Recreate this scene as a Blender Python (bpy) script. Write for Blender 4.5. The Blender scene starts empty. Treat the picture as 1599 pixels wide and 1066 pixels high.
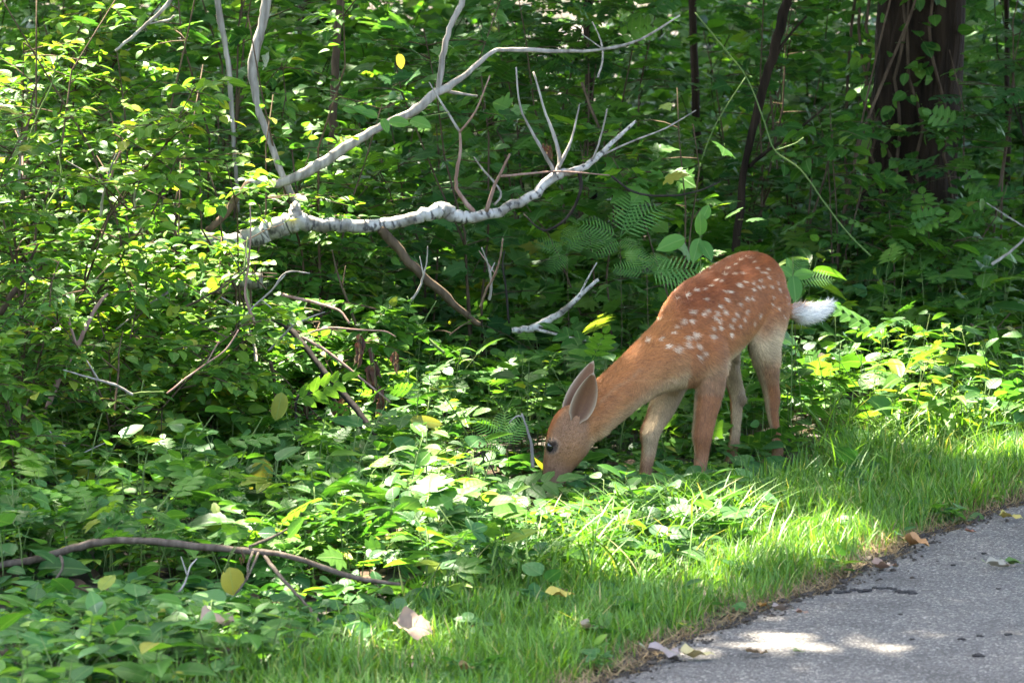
import bpy, math, random
import numpy as np
from mathutils import Vector, Matrix
from mathutils.bvhtree import BVHTree

random.seed(7)
RNG = np.random.default_rng(11)
scene = bpy.context.scene
col = scene.collection

# ------------------------------------------------------------------ camera
CAM_H = 1.6
FPX = 5600.0                 # focal length in pixels of the 1599 px wide photograph
PITCH = math.atan(545.0 / FPX)
cam_d = bpy.data.cameras.new('camera')
cam_d.sensor_width = 36.0
cam_d.lens = 36.0 * FPX / 1599.0
cam_d.clip_start = 0.1
cam_d.clip_end = 400.0
cam_d.dof.use_dof = True
cam_d.dof.focus_distance = 11.9
cam_d.dof.aperture_fstop = 9.0
cam = bpy.data.objects.new('camera', cam_d)
cam.location = (0, 0, CAM_H)
cam.rotation_euler = (math.pi / 2 - PITCH, 0, 0)
col.objects.link(cam)
scene.camera = cam

# ------------------------------------------------------------------ sky, sun, exposure
SUN = Vector((-0.26, 0.40, 0.88)).normalized()          # towards the sun
SUN_EL = math.asin(SUN.z)
SUN_AZ = math.atan2(SUN.x, SUN.y)
w = bpy.data.worlds.new('World')
scene.world = w
w.use_nodes = True
wn = w.node_tree.nodes
sky = wn.new('ShaderNodeTexSky')
sky.sky_type = 'NISHITA'
sky.sun_disc = False
sky.sun_elevation = SUN_EL
sky.sun_rotation = SUN_AZ
sky.dust_density = 4.0
sky.ozone_density = 0.3
sky.air_density = 0.8
wn['Background'].inputs[1].default_value = 0.15
w.node_tree.links.new(sky.outputs[0], wn['Background'].inputs[0])
sun_d = bpy.data.lights.new('sun', 'SUN')
sun_d.energy = 5.0
sun_d.angle = math.radians(0.53)
sun_d.color = (1.0, 0.92, 0.78)
sun = bpy.data.objects.new('sun', sun_d)
sun.rotation_euler = SUN.to_track_quat('Z', 'Y').to_euler()
sun.location = (0, 10, 30)
col.objects.link(sun)
vs = scene.view_settings
vs.view_transform = 'Standard'
vs.look = 'None'
vs.gamma = 1.0
vs.exposure = 3.45
vs.use_curve_mapping = False
cy = scene.cycles
cy.max_bounces = 6
cy.diffuse_bounces = 3
cy.glossy_bounces = 2
cy.transmission_bounces = 4
cy.transparent_max_bounces = 4
cy.sample_clamp_indirect = 6.0
cy.caustics_reflective = False
cy.caustics_refractive = False
cy.use_denoising = True
try:
    cy.denoiser = 'OPENIMAGEDENOISE'
except Exception:
    pass

# ------------------------------------------------------------------ pixels to places
def W(u, v, Y):
    """point of the photograph's pixel (u, v) at the distance Y"""
    a = (u - 799.5) / FPX
    b = -(v - 533.0) / FPX
    c, s = math.cos(PITCH), math.sin(PITCH)
    d = Vector((a, c + b * s, -s + b * c))
    t = Y / d.y
    return Vector((d.x * t, Y, CAM_H + d.z * t))

def px(p):
    c, s = math.cos(PITCH), math.sin(PITCH)
    z = p[2] - CAM_H
    dep = p[1] * c - z * s
    up = p[1] * s + z * c
    return 799.5 + FPX * p[0] / dep, 533 - FPX * up / dep

def G(u, v, z=0.0):
    """point on the ground (height z) under pixel (u, v)"""
    p = W(u, v, 10.0)
    k = (CAM_H - z) / (CAM_H - p.z)
    return Vector((p.x * k, 10.0 * k, z))

def px2m(wpx, Y):
    return wpx / FPX * Y

# ------------------------------------------------------------------ objects
def tag(o, label=None, cat=None, group=None, kind=None):
    if label: o['label'] = label
    if cat: o['category'] = cat
    if group: o['group'] = group
    if kind: o['kind'] = kind
    return o

def empty(name, loc):
    o = bpy.data.objects.new(name, None)
    o.location = loc
    o.empty_display_size = 0.05
    col.objects.link(o)
    return o

def link(name, me, parent=None, loc=None):
    o = bpy.data.objects.new(name, me)
    if parent is not None: o.parent = parent
    if loc is not None: o.location = loc
    col.objects.link(o)
    return o

def mesh_np(name, V, F, mat=None, uv=None, rnd=None, colr=None, smooth=True):
    me = bpy.data.meshes.new(name)
    V = np.ascontiguousarray(V, np.float32); F = np.ascontiguousarray(F, np.int32)
    me.vertices.add(len(V)); me.vertices.foreach_set('co', V.ravel())
    k = F.shape[1]
    me.loops.add(F.size); me.loops.foreach_set('vertex_index', F.ravel())
    me.polygons.add(len(F)); me.polygons.foreach_set('loop_start', np.arange(len(F), dtype=np.int32) * k)
    me.update(calc_edges=True)
    me.validate()
    me.polygons.foreach_set('use_smooth', np.full(len(me.polygons), smooth))
    if uv is not None:
        a = me.attributes.new('puv', 'FLOAT2', 'POINT'); a.data.foreach_set('vector', np.ascontiguousarray(uv, np.float32).ravel())
    if rnd is not None:
        a = me.attributes.new('rnd', 'FLOAT', 'POINT'); a.data.foreach_set('value', np.ascontiguousarray(rnd, np.float32))
    if colr is not None:
        a = me.attributes.new('tint', 'FLOAT_COLOR', 'POINT')
        c4 = np.ones((len(V), 4), np.float32); c4[:, :3] = colr
        a.data.foreach_set('color', c4.ravel())
    if mat: me.materials.append(mat)
    return me

class Acc:
    def __init__(self):
        self.V = []; self.F = []; self.U = []; self.R = []; self.n = 0
    def add(self, V, F, U=None, r=0.0):
        V = np.asarray(V, float)
        self.V.append(V); self.F.append(np.asarray(F) + self.n)
        self.U.append(np.zeros((len(V), 2)) if U is None else np.asarray(U, float))
        self.R.append(np.full(len(V), r) if np.isscalar(r) else np.asarray(r))
        self.n += len(V)
    def inst(self, T, P, M, S, R):
        """template T=(V,F,U) at points P (n,3), frames M (n,3,3), sizes S (n), randoms R (n)"""
        P = np.asarray(P, float)
        if len(P) == 0: return
        V, F, U = T
        X = np.einsum('nij,vj->nvi', M, V) * np.asarray(S)[:, None, None] + P[:, None, :]
        n, m = len(P), len(V)
        self.V.append(X.reshape(-1, 3))
        self.F.append((F[None] + (np.arange(n) * m)[:, None, None]).reshape(-1, F.shape[1]) + self.n)
        self.U.append(np.tile(U, (n, 1)))
        self.R.append(np.repeat(R, m))
        self.n += n * m
    def mesh(self, name, mat, origin=(0, 0, 0)):
        V = np.concatenate(self.V) - np.asarray(origin, float)
        return mesh_np(name, V, np.concatenate(self.F), mat, np.concatenate(self.U), np.concatenate(self.R))
    def build(self, name, mat, parent=None, origin=(0, 0, 0)):
        me = self.mesh(name, mat, origin)
        return link(name, me, parent, None if parent is not None else origin)

def unit(a):
    a = np.asarray(a, float)
    return a / np.maximum(np.linalg.norm(a, axis=-1, keepdims=True), 1e-9)

def frames(D, N):
    """columns x,y,z with y along D and z near N"""
    y = unit(D)
    x = unit(np.cross(y, N))
    z = np.cross(x, y)
    return np.stack([x, y, z], axis=-1)

def smooth_line(P, R, per=4):
    P = [Vector(p) for p in P]
    if len(P) < 3:
        return [P[0].lerp(P[-1], i / per) for i in range(per + 1)], [R[0] + (R[-1] - R[0]) * i / per for i in range(per + 1)]
    out, rad = [], []
    n = len(P)
    for i in range(n - 1):
        p0, p1, p2, p3 = P[max(i - 1, 0)], P[i], P[i + 1], P[min(i + 2, n - 1)]
        for k in range(per):
            t = k / per
            out.append(0.5 * ((2 * p1) + (p2 - p0) * t + (2 * p0 - 5 * p1 + 4 * p2 - p3) * t * t + (3 * p1 - p0 - 3 * p2 + p3) * t ** 3))
            rad.append(R[i] + (R[i + 1] - R[i]) * t)
    out.append(P[-1]); rad.append(R[-1])
    return out, rad

def tube(P, R, segs=6, wob=0.0, seed=0):
    """triangulated tube with closed ends; uv = (angle, metres along)"""
    P = np.array([tuple(p) for p in P], float); R = np.asarray(R, float)
    n = len(P)
    T = np.gradient(P, axis=0); T = unit(T)
    a = np.array([0.3, 0.2, 1.0]) if abs(T[0][2]) < 0.9 else np.array([1.0, 0, 0])
    x = unit(a - T[0] * a.dot(T[0]))
    X = np.zeros((n, 3)); X[0] = x
    for i in range(1, n):
        x = x - T[i] * x.dot(T[i]); x = x / max(np.linalg.norm(x), 1e-9); X[i] = x
    Y = np.cross(T, X)
    an = np.arange(segs) / segs * 2 * np.pi
    rg = np.random.default_rng(seed)
    rr = R[:, None] * (1 + wob * rg.normal(size=(n, segs)))
    V = P[:, None] + rr[..., None] * (X[:, None] * np.cos(an)[None, :, None] + Y[:, None] * np.sin(an)[None, :, None])
    d = np.concatenate([[0], np.cumsum(np.linalg.norm(np.diff(P, axis=0), axis=1))])
    U = np.stack([np.tile(an, (n, 1)), np.tile(d[:, None], (1, segs))], -1).reshape(-1, 2)
    V = V.reshape(-1, 3)
    i = np.arange(n - 1)[:, None] * segs; j = np.arange(segs)[None]; k = (j + 1) % segs
    a_, b_, c_, d_ = i + j, i + k, i + segs + k, i + segs + j
    F = np.concatenate([np.stack([a_, b_, c_], -1).reshape(-1, 3), np.stack([a_, c_, d_], -1).reshape(-1, 3)])
    V = np.concatenate([V, P[:1], P[-1:]]); U = np.concatenate([U, [[0, 0]], [[0, d[-1]]]])
    c0, c1 = len(V) - 2, len(V) - 1
    jj = np.arange(segs)
    F = np.concatenate([F, np.stack([(jj + 1) % segs, jj, np.full(segs, c0)], -1),
                        np.stack([(n - 1) * segs + jj, (n - 1) * segs + (jj + 1) % segs, np.full(segs, c1)], -1)])
    return V, F, U

# ------------------------------------------------------------------ materials
def new_mat(name):
    m = bpy.data.materials.new(name); m.use_nodes = True
    nt = m.node_tree
    return m, nt, nt.nodes, nt.links, nt.nodes['Principled BSDF']

def ramp(nt, stops, interp='LINEAR'):
    r = nt.nodes.new('ShaderNodeValToRGB')
    r.color_ramp.interpolation = interp
    e = r.color_ramp.elements
    while len(e) < len(stops): e.new(0.5)
    for i, (p, c) in enumerate(stops):
        e[i].position = p; e[i].color = (*c, 1)
    return r

def rnd_node(nt):
    a = nt.nodes.new('ShaderNodeAttribute'); a.attribute_name = 'rnd'
    o = nt.nodes.new('ShaderNodeObjectInfo')
    m = nt.nodes.new('ShaderNodeMath'); m.operation = 'ADD'
    f = nt.nodes.new('ShaderNodeMath'); f.operation = 'FRACT'
    nt.links.new(a.outputs['Fac'], m.inputs[0]); nt.links.new(o.outputs['Random'], m.inputs[1])
    nt.links.new(m.outputs[0], f.inputs[0])
    return f

def leaf_mat(name, stops, trans=0.42, rough=0.45, tgain=(1.68, 1.75, 0.55), veins=True, spec=0.2):
    m, nt, N, L, bs = new_mat(name)
    f = rnd_node(nt)
    r = ramp(nt, stops); L.new(f.outputs[0], r.inputs[0])
    colour = r.outputs[0]
    tc = N.new('ShaderNodeTexCoord')
    no = N.new('ShaderNodeTexNoise'); no.inputs['Scale'].default_value = 55; no.inputs['Detail'].default_value = 2
    L.new(tc.outputs['Object'], no.inputs['Vector'])
    mx = N.new('ShaderNodeMix'); mx.data_type = 'RGBA'; mx.blend_type = 'MULTIPLY'
    mr = N.new('ShaderNodeMapRange'); mr.inputs[3].default_value = 0.72; mr.inputs[4].default_value = 1.25
    L.new(no.outputs['Fac'], mr.inputs[0])
    cc = N.new('ShaderNodeCombineColor')
    for i in range(3): L.new(mr.outputs[0], cc.inputs[i])
    mx.inputs[0].default_value = 1.0
    L.new(colour, mx.inputs[6]); L.new(cc.outputs[0], mx.inputs[7])
    colour = mx.outputs[2]
    if veins:
        at = N.new('ShaderNodeAttribute'); at.attribute_name = 'puv'
        sp = N.new('ShaderNodeSeparateXYZ'); L.new(at.outputs['Vector'], sp.inputs[0])
        ab = N.new('ShaderNodeMath'); ab.operation = 'ABSOLUTE'; L.new(sp.outputs[0], ab.inputs[0])
        # side veins: bands running forward from the midrib
        ma = N.new('ShaderNodeMath'); ma.operation = 'MULTIPLY_ADD'; L.new(ab.outputs[0], ma.inputs[0]); ma.inputs[1].default_value = -0.55
        L.new(sp.outputs[1], ma.inputs[2])
        ml = N.new('ShaderNodeMath'); ml.operation = 'MULTIPLY'; L.new(ma.outputs[0], ml.inputs[0]); ml.inputs[1].default_value = 44.0
        sn = N.new('ShaderNodeMath'); sn.operation = 'SINE'; L.new(ml.outputs[0], sn.inputs[0])
        mid = N.new('ShaderNodeMapRange'); mid.inputs[1].default_value = 0.0; mid.inputs[2].default_value = 0.035
        mid.inputs[3].default_value = 1.0; mid.inputs[4].default_value = 0.0
        L.new(ab.outputs[0], mid.inputs[0])
        hgt = N.new('ShaderNodeMath'); hgt.operation = 'MULTIPLY_ADD'; L.new(sn.outputs[0], hgt.inputs[0]); hgt.inputs[1].default_value = 0.08
        L.new(mid.outputs[0], hgt.inputs[2])
        bp = N.new('ShaderNodeBump'); bp.inputs['Strength'].default_value = 0.35; bp.inputs['Distance'].default_value = 0.004
        bp.invert = True
        L.new(hgt.outputs[0], bp.inputs['Height']); L.new(bp.outputs[0], bs.inputs['Normal'])
        mv = N.new('ShaderNodeMix'); mv.data_type = 'RGBA'
        sc = N.new('ShaderNodeMath'); sc.operation = 'MULTIPLY'; L.new(mid.outputs[0], sc.inputs[0]); sc.inputs[1].default_value = 0.4
        L.new(sc.outputs[0], mv.inputs[0]); L.new(colour, mv.inputs[6]); mv.inputs[7].default_value = (0.2, 0.3, 0.1, 1)
        colour = mv.outputs[2]
    L.new(colour, bs.inputs['Base Color'])
    bs.inputs['Roughness'].default_value = rough
    bs.inputs['Specular IOR Level'].default_value = spec
    tg = N.new('ShaderNodeMix'); tg.data_type = 'RGBA'; tg.blend_type = 'MULTIPLY'; tg.inputs[0].default_value = 1.0
    L.new(colour, tg.inputs[6]); tg.inputs[7].default_value = (*tgain, 1)
    tr = N.new('ShaderNodeBsdfTranslucent'); L.new(tg.outputs[2], tr.inputs['Color'])
    ms = N.new('ShaderNodeMixShader'); ms.inputs[0].default_value = trans
    L.new(bs.outputs[0], ms.inputs[1]); L.new(tr.outputs[0], ms.inputs[2])
    L.new(ms.outputs[0], N['Material Output'].inputs['Surface'])
    return m

GREEN = [(0.0, (0.022, 0.072, 0.013)), (0.35, (0.042, 0.118, 0.018)), (0.62, (0.066, 0.162, 0.026)), (0.92, (0.10, 0.205, 0.032)), (0.985, (0.14, 0.22, 0.035)), (1.0, (0.24, 0.23, 0.04))]
BLUEGREEN = [(0.0, (0.022, 0.076, 0.02)), (0.5, (0.042, 0.122, 0.03)), (1.0, (0.085, 0.18, 0.052))]
BRIGHT = [(0.0, (0.045, 0.12, 0.02)), (0.5, (0.078, 0.17, 0.025)), (0.92, (0.15, 0.25, 0.03)), (1.0, (0.3, 0.28, 0.04))]
M = {}
M['leaf'] = leaf_mat('leaf_green', GREEN)
M['leaf_blue'] = leaf_mat('leaf_bluegreen', BLUEGREEN, trans=0.36)
M['leaf_bright'] = leaf_mat('leaf_bright', BRIGHT, trans=0.45)
M['leaf_far'] = leaf_mat('leaf_far', GREEN, veins=False)
M['fern'] = leaf_mat('fern_green', [(0.0, (0.085, 0.19, 0.05)), (1.0, (0.11, 0.23, 0.06))], veins=False)
M['grass'] = leaf_mat('grass_green', [(0.0, (0.044, 0.11, 0.014)), (0.5, (0.078, 0.168, 0.019)), (0.92, (0.12, 0.23, 0.03)), (0.97, (0.2, 0.22, 0.06)), (1.0, (0.32, 0.27, 0.12))], trans=0.35, veins=False, rough=0.5, spec=0.3)
M['drygrass'] = leaf_mat('dry_grass', [(0.0, (0.12, 0.08, 0.04)), (1.0, (0.27, 0.20, 0.10))], trans=0.25, veins=False, rough=0.7, tgain=(1.1, 1, 0.8))
M['yellow'] = leaf_mat('leaf_yellowing', [(0.0, (0.26, 0.24, 0.04)), (1.0, (0.20, 0.22, 0.04))], trans=0.4, tgain=(1.4, 1.3, 0.6))
M['litter'] = leaf_mat('leaf_litter', [(0.0, (0.05, 0.03, 0.017)), (0.6, (0.10, 0.06, 0.032)), (1.0, (0.2, 0.14, 0.08))], trans=0.15, rough=0.8, tgain=(1, 1, 1))
M['dried'] = leaf_mat('dried_leaf', [(0.0, (0.035, 0.018, 0.012)), (1.0, (0.10, 0.05, 0.03))], trans=0.2, rough=0.8, tgain=(1.3, 1, 0.8))

def leaf_plain(name, c, trans=0.2):
    return leaf_mat(name, [(0.0, tuple(x * 0.9 for x in c)), (1.0, tuple(min(1, x * 1.1) for x in c))], trans=trans, rough=0.75, tgain=(1, 0.95, 0.85), spec=0.2)

def bark_mat(name, a, b, scale=30, stretch=(1, 0.12), bump=0.5, dist=0.01, rough=0.85):
    m, nt, N, L, bs = new_mat(name)
    tc = N.new('ShaderNodeTexCoord')
    no = N.new('ShaderNodeTexNoise'); no.inputs['Scale'].default_value = scale; no.inputs['Detail'].default_value = 6
    mp = N.new('ShaderNodeMapping'); mp.inputs['Scale'].default_value = (1, 1, stretch[1])
    L.new(tc.outputs['Object'], mp.inputs[0]); L.new(mp.outputs[0], no.inputs['Vector'])
    r = ramp(nt, [(0.3, a), (0.7, b)]); L.new(no.outputs['Fac'], r.inputs[0])
    L.new(r.outputs[0], bs.inputs['Base Color'])
    bs.inputs['Roughness'].default_value = rough
    bs.inputs['Specular IOR Level'].default_value = 0.08
    bp = N.new('ShaderNodeBump'); bp.inputs['Strength'].default_value = bump; bp.inputs['Distance'].default_value = dist
    L.new(no.outputs['Fac'], bp.inputs['Height']); L.new(bp.outputs[0], bs.inputs['Normal'])
    return m

M['stem'] = bark_mat('green_stem', (0.08, 0.13, 0.035), (0.13, 0.17, 0.05), 60, rough=0.6)
M['twig'] = bark_mat('twig_bark', (0.038, 0.026, 0.015), (0.11, 0.076, 0.045), 50)
M['greytwig'] = bark_mat('grey_twig_bark', (0.12, 0.104, 0.082), (0.36, 0.32, 0.265), 45)
M['darktwig'] = bark_mat('dark_twig_bark', (0.012, 0.01, 0.008), (0.04, 0.032, 0.026), 45)
M['redtwig'] = bark_mat('red_brown_twig', (0.15, 0.085, 0.06), (0.32, 0.21, 0.16), 45)
M['bark'] = bark_mat('trunk_bark', (0.007, 0.005, 0.003), (0.036, 0.024, 0.014), 22, bump=1.0, dist=0.05)
M['stick'] = bark_mat('dead_stick_bark', (0.04, 0.03, 0.02), (0.12, 0.094, 0.068), 60)

def birch_mat():
    m, nt, N, L, bs = new_mat('birch_bark')
    at = N.new('ShaderNodeAttribute'); at.attribute_name = 'puv'
    mp = N.new('ShaderNodeMapping'); mp.inputs['Scale'].default_value = (0.55, 60, 1)
    L.new(at.outputs['Vector'], mp.inputs[0])
    n1 = N.new('ShaderNodeTexNoise'); n1.inputs['Scale'].default_value = 1.0; n1.inputs['Detail'].default_value = 3
    L.new(mp.outputs[0], n1.inputs['Vector'])
    tc = N.new('ShaderNodeTexCoord')
    n2 = N.new('ShaderNodeTexNoise'); n2.inputs['Scale'].default_value = 14; n2.inputs['Detail'].default_value = 5
    L.new(tc.outputs['Object'], n2.inputs['Vector'])
    r1 = ramp(nt, [(0.36, (0.05, 0.042, 0.036)), (0.47, (0.35, 0.32, 0.27)), (1.0, (0.48, 0.445, 0.39))]); L.new(n1.outputs['Fac'], r1.inputs[0])
    r2 = ramp(nt, [(0.36, (0.30, 0.27, 0.22)), (0.58, (1, 1, 1))]); L.new(n2.outputs['Fac'], r2.inputs[0])
    mx = N.new('ShaderNodeMix'); mx.data_type = 'RGBA'; mx.blend_type = 'MULTIPLY'; mx.inputs[0].default_value = 1
    L.new(r1.outputs[0], mx.inputs[6]); L.new(r2.outputs[0], mx.inputs[7])
    L.new(mx.outputs[2], bs.inputs['Base Color'])
    bs.inputs['Roughness'].default_value = 0.7
    bp = N.new('ShaderNodeBump'); bp.inputs['Strength'].default_value = 0.4; bp.inputs['Distance'].default_value = 0.004
    L.new(n1.outputs['Fac'], bp.inputs['Height']); L.new(bp.outputs[0], bs.inputs['Normal'])
    return m
M['birch'] = birch_mat()

def soil_mat():
    m, nt, N, L, bs = new_mat('soil')
    tc = N.new('ShaderNodeTexCoord')
    no = N.new('ShaderNodeTexNoise'); no.inputs['Scale'].default_value = 9; no.inputs['Detail'].default_value = 9
    L.new(tc.outputs['Object'], no.inputs['Vector'])
    r = ramp(nt, [(0.3, (0.022, 0.016, 0.011)), (0.55, (0.05, 0.037, 0.024)), (0.75, (0.10, 0.075, 0.05))]); L.new(no.outputs['Fac'], r.inputs[0])
    L.new(r.outputs[0], bs.inputs['Base Color']); bs.inputs['Roughness'].default_value = 0.95
    bp = N.new('ShaderNodeBump'); bp.inputs['Strength'].default_value = 0.8; bp.inputs['Distance'].default_value = 0.03
    L.new(no.outputs['Fac'], bp.inputs['Height']); L.new(bp.outputs[0], bs.inputs['Normal'])
    return m
M['soil'] = soil_mat()

def asphalt_mat():
    m, nt, N, L, bs = new_mat('asphalt')
    tc = N.new('ShaderNodeTexCoord')
    vo = N.new('ShaderNodeTexVoronoi'); vo.inputs['Scale'].default_value = 190
    L.new(tc.outputs['Object'], vo.inputs['Vector'])
    vc = N.new('ShaderNodeSeparateColor'); L.new(vo.outputs['Color'], vc.inputs[0])
    r = ramp(nt, [(0.0, (0.042, 0.038, 0.033)), (0.55, (0.085, 0.078, 0.068)), (0.85, (0.13, 0.12, 0.105)), (1.0, (0.28, 0.26, 0.23))]); L.new(vc.outputs[0], r.inputs[0])
    n2 = N.new('ShaderNodeTexNoise'); n2.inputs['Scale'].default_value = 3.5; n2.inputs['Detail'].default_value = 7
    L.new(tc.outputs['Object'], n2.inputs['Vector'])
    r2 = ramp(nt, [(0.3, (0.62, 0.61, 0.6)), (0.5, (0.95, 0.94, 0.93)), (0.72, (1.25, 1.2, 1.14))]); L.new(n2.outputs['Fac'], r2.inputs[0])
    mx = N.new('ShaderNodeMix'); mx.data_type = 'RGBA'; mx.blend_type = 'MULTIPLY'; mx.inputs[0].default_value = 1
    L.new(r.outputs[0], mx.inputs[6]); L.new(r2.outputs[0], mx.inputs[7])
    L.new(mx.outputs[2], bs.inputs['Base Color'])
    bs.inputs['Roughness'].default_value = 0.82
    bs.inputs['Specular IOR Level'].default_value = 0.35
    bp = N.new('ShaderNodeBump'); bp.inputs['Strength'].default_value = 0.9; bp.inputs['Distance'].default_value = 0.006
    L.new(vo.outputs['Distance'], bp.inputs['Height']); bp.invert = True
    L.new(bp.outputs[0], bs.inputs['Normal'])
    return m
M['asphalt'] = asphalt_mat()

def plain(name, c, rough=0.5, spec=0.5):
    m, nt, N, L, bs = new_mat(name)
    bs.inputs['Base Color'].default_value = (*c, 1); bs.inputs['Roughness'].default_value = rough
    bs.inputs['Specular IOR Level'].default_value = spec
    return m

# ------------------------------------------------------------------ leaf templates (length along +y, upper side +z)
def t_ovate(rows=6, wid=0.3, fold=0.25, droop=0.18, a=0.75, b=0.85, pet=0.28, wave=0.0, serr=0.0):
    V = []; U = []; F = []
    if pet > 0:
        V += [(-0.012, -pet, 0.0), (0.012, -pet, 0.0), (0, 0, 0)]; U += [(0.0, 0)] * 3; F.append((0, 1, 2))
    o = len(V)
    nf = lambda t: (t ** a) * ((1 - t) ** b)
    mxw = max(nf(i / 100) for i in range(1, 100))
    V.append((0, 0, 0)); U.append((0, 0))
    base = o; prev = None
    for i in range(1, rows):
        t = i / rows
        wd = wid * nf(t) / mxw
        if serr and i % 2: wd *= (1 + serr)
        z = -droop * t * t
        zz = fold * wd + wave * math.sin(t * 9.0)
        k = len(V)
        V += [(-wd, t - 0.02, z + zz), (0, t, z), (wd, t - 0.02, z + fold * wd - wave * math.sin(t * 9.0 + 1))]
        U += [(-wd, t), (0, t), (wd, t)]
        if prev is None:
            F += [(base, k + 1, k), (base, k + 2, k + 1)]
        else:
            p = prev
            F += [(p, p + 1, k + 1), (p, k + 1, k), (p + 1, p + 2, k + 2), (p + 1, k + 2, k + 1)]
        prev = k
    k = len(V); V.append((0, 1, -droop * 1.1)); U.append((0, 1))
    F += [(prev, prev + 1, k), (prev + 1, prev + 2, k)]
    return np.array(V, float), np.array(F), np.array(U, float)

def t_maple(droop=0.16, pet=0.5, lift=0.08):
    half = [(0.20, -0.06), (0.46, 0.02), (0.33, 0.16), (0.58, 0.34), (0.50, 0.44), (0.31, 0.42), (0.37, 0.62), (0.22, 0.64), (0.13, 0.82)]
    out = [(0, 0)] + half + [(0, 1.0)] + [(-x, y) for x, y in reversed(half)]
    V = [(-0.012, -pet, 0), (0.012, -pet, 0), (0, 0, 0), (0, 0.36, 0)]
    U = [(0, 0), (0, 0), (0, 0), (0, 0.36)]
    F = [(0, 1, 2)]
    o = len(V)
    for x, y in out:
        r = math.hypot(x, y - 0.36)
        V.append((x, y, lift * abs(x) - droop * r * r * 1.4)); U.append((x, y))
    n = len(out)
    for i in range(n):
        F.append((3, o + (i + 1) % n, o + i))
    return np.array(V, float), np.array(F), np.array(U, float)

def join_t(parts):
    V = []; F = []; U = []; n = 0
    for (v, f, u), Rm, p, s in parts:
        V.append((v * s) @ np.array(Rm).T + np.array(p)); F.append(f + n); U.append(u); n += len(v)
    return np.concatenate(V), np.concatenate(F), np.concatenate(U)

def rz(a):
    c, s = math.cos(a), math.sin(a)
    return [[c, -s, 0], [s, c, 0], [0, 0, 1]]

T_OV = t_ovate(6, 0.31, 0.22, 0.2, 0.7, 0.9)
T_OV2 = t_ovate(6, 0.38, 0.15, 0.14, 0.55, 0.8, wave=0.012)
T_SERR = t_ovate(10, 0.27, 0.25, 0.24, 0.7, 0.95, serr=0.16)
T_LANCE = t_ovate(6, 0.15, 0.3, 0.32, 0.7, 0.9, pet=0.08)
T_MAPLE = t_maple()
T_SMALL = t_ovate(4, 0.30, 0.2, 0.18, 0.7, 0.9, pet=0.2)
T_FAR = t_ovate(3, 0.34, 0.2, 0.16, 0.7, 0.9, pet=0.0)
_lf = t_ovate(5, 0.22, 0.2, 0.22, 0.8, 0.9, pet=0.0)
_pe = (np.array([(-0.012, -0.4, 0), (0.012, -0.4, 0), (0, 0, 0)], float), np.array([(0, 1, 2)]), np.zeros((3, 2)))
T_CREEP = join_t([(_pe, rz(0), (0, 0, 0), 1)] + [(_lf, rz(a), (0, 0, 0), s) for a, s in ((0, 1.0), (0.75, 0.92), (-0.75, 0.92), (1.5, 0.7), (-1.5, 0.7))])
T_TRI = join_t([(_pe, rz(0), (0, 0, 0), 1)] + [(t_ovate(5, 0.3, 0.2, 0.2, 0.7, 0.9, pet=0.05), rz(a), (0, 0, 0), s) for a, s in ((0, 1.0), (1.15, 0.8), (-1.15, 0.8))])
_lf2 = t_ovate(6, 0.24, 0.2, 0.15, 0.6, 0.8, pet=0.0, serr=0.2)
_rc = (np.array([(-0.008, -0.35, 0), (0.008, -0.35, 0), (0, 0.75, -0.05)], float), np.array([(0, 1, 2)]), np.zeros((3, 2)))
T_PINN = join_t([(_rc, rz(0), (0, 0, 0), 1)] + [(_lf2, rz(sg * 1.1), (0, t, -.06 * t), L) for t, L in ((0.0, .34), (.2, .38), (.4, .36), (.58, .3)) for sg in (-1, 1)] + [(_lf2, rz(0), (0, .72, -.05), .34)])
T_WEED = t_ovate(4, 0.26, 0.2, 0.2, 0.7, 0.8, pet=0.1)
def t_blade(rows=3, wid=0.022, bend=0.35):
    V = []; U = []; F = []
    for i in range(rows):
        t = i / rows
        wd = wid * (1 - 0.55 * t * t)
        V += [(-wd, bend * t * t, t * (1 - 0.18 * bend * t)), (wd, bend * t * t, t * (1 - 0.18 * bend * t))]; U += [(-1, t), (1, t)]
    V.append((0, bend, 1 - 0.18 * bend)); U.append((0, 1))
    for i in range(rows - 1):
        k = 2 * i
        F += [(k, k + 1, k + 3), (k, k + 3, k + 2)]
    k = 2 * (rows - 1); F.append((k, k + 1, k + 2))
    return np.array(V, float), np.array(F), np.array(U, float)
T_BL = [t_blade(3, 0.024, 0.2), t_blade(3, 0.02, 0.5), t_blade(3, 0.022, 0.85)]
T_LONG = [t_blade(7, 0.013, 0.6), t_blade(7, 0.015, 1.0), t_blade(7, 0.012, 1.35)]

def t_frond(npin=12, leaf=None):
    parts = []
    lf = t_ovate(9, 0.034, 0.1, 0.12, 0.3, 0.7, pet=0.0, serr=0.7)
    pv = []
    for i in range(npin):
        t = 0.16 + 0.82 * i / (npin - 1)
        L = 0.36 * (math.sin(math.pi * min(1, (t * 0.9 + 0.1))) ** 0.7) * (1.0 if t < 0.85 else (1 - t) / 0.15 * 0.8 + 0.2)
        z = 0.28 * t - 0.42 * t * t
        for s in (-1, 1):
            parts.append((lf, rz(s * -1.15), (0, t, z), max(L, 0.05)))
    parts.append((lf, rz(0), (0, 0.95, -0.11), 0.1))
    rach = tube([(0, t, 0.28 * t - 0.42 * t * t) for t in np.linspace(0, 1, 8)], list(np.linspace(0.008, 0.002, 8)), 4)
    parts.append((rach, rz(0), (0, 0, 0), 1))
    return join_t(parts)
T_FROND = t_frond()

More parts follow.
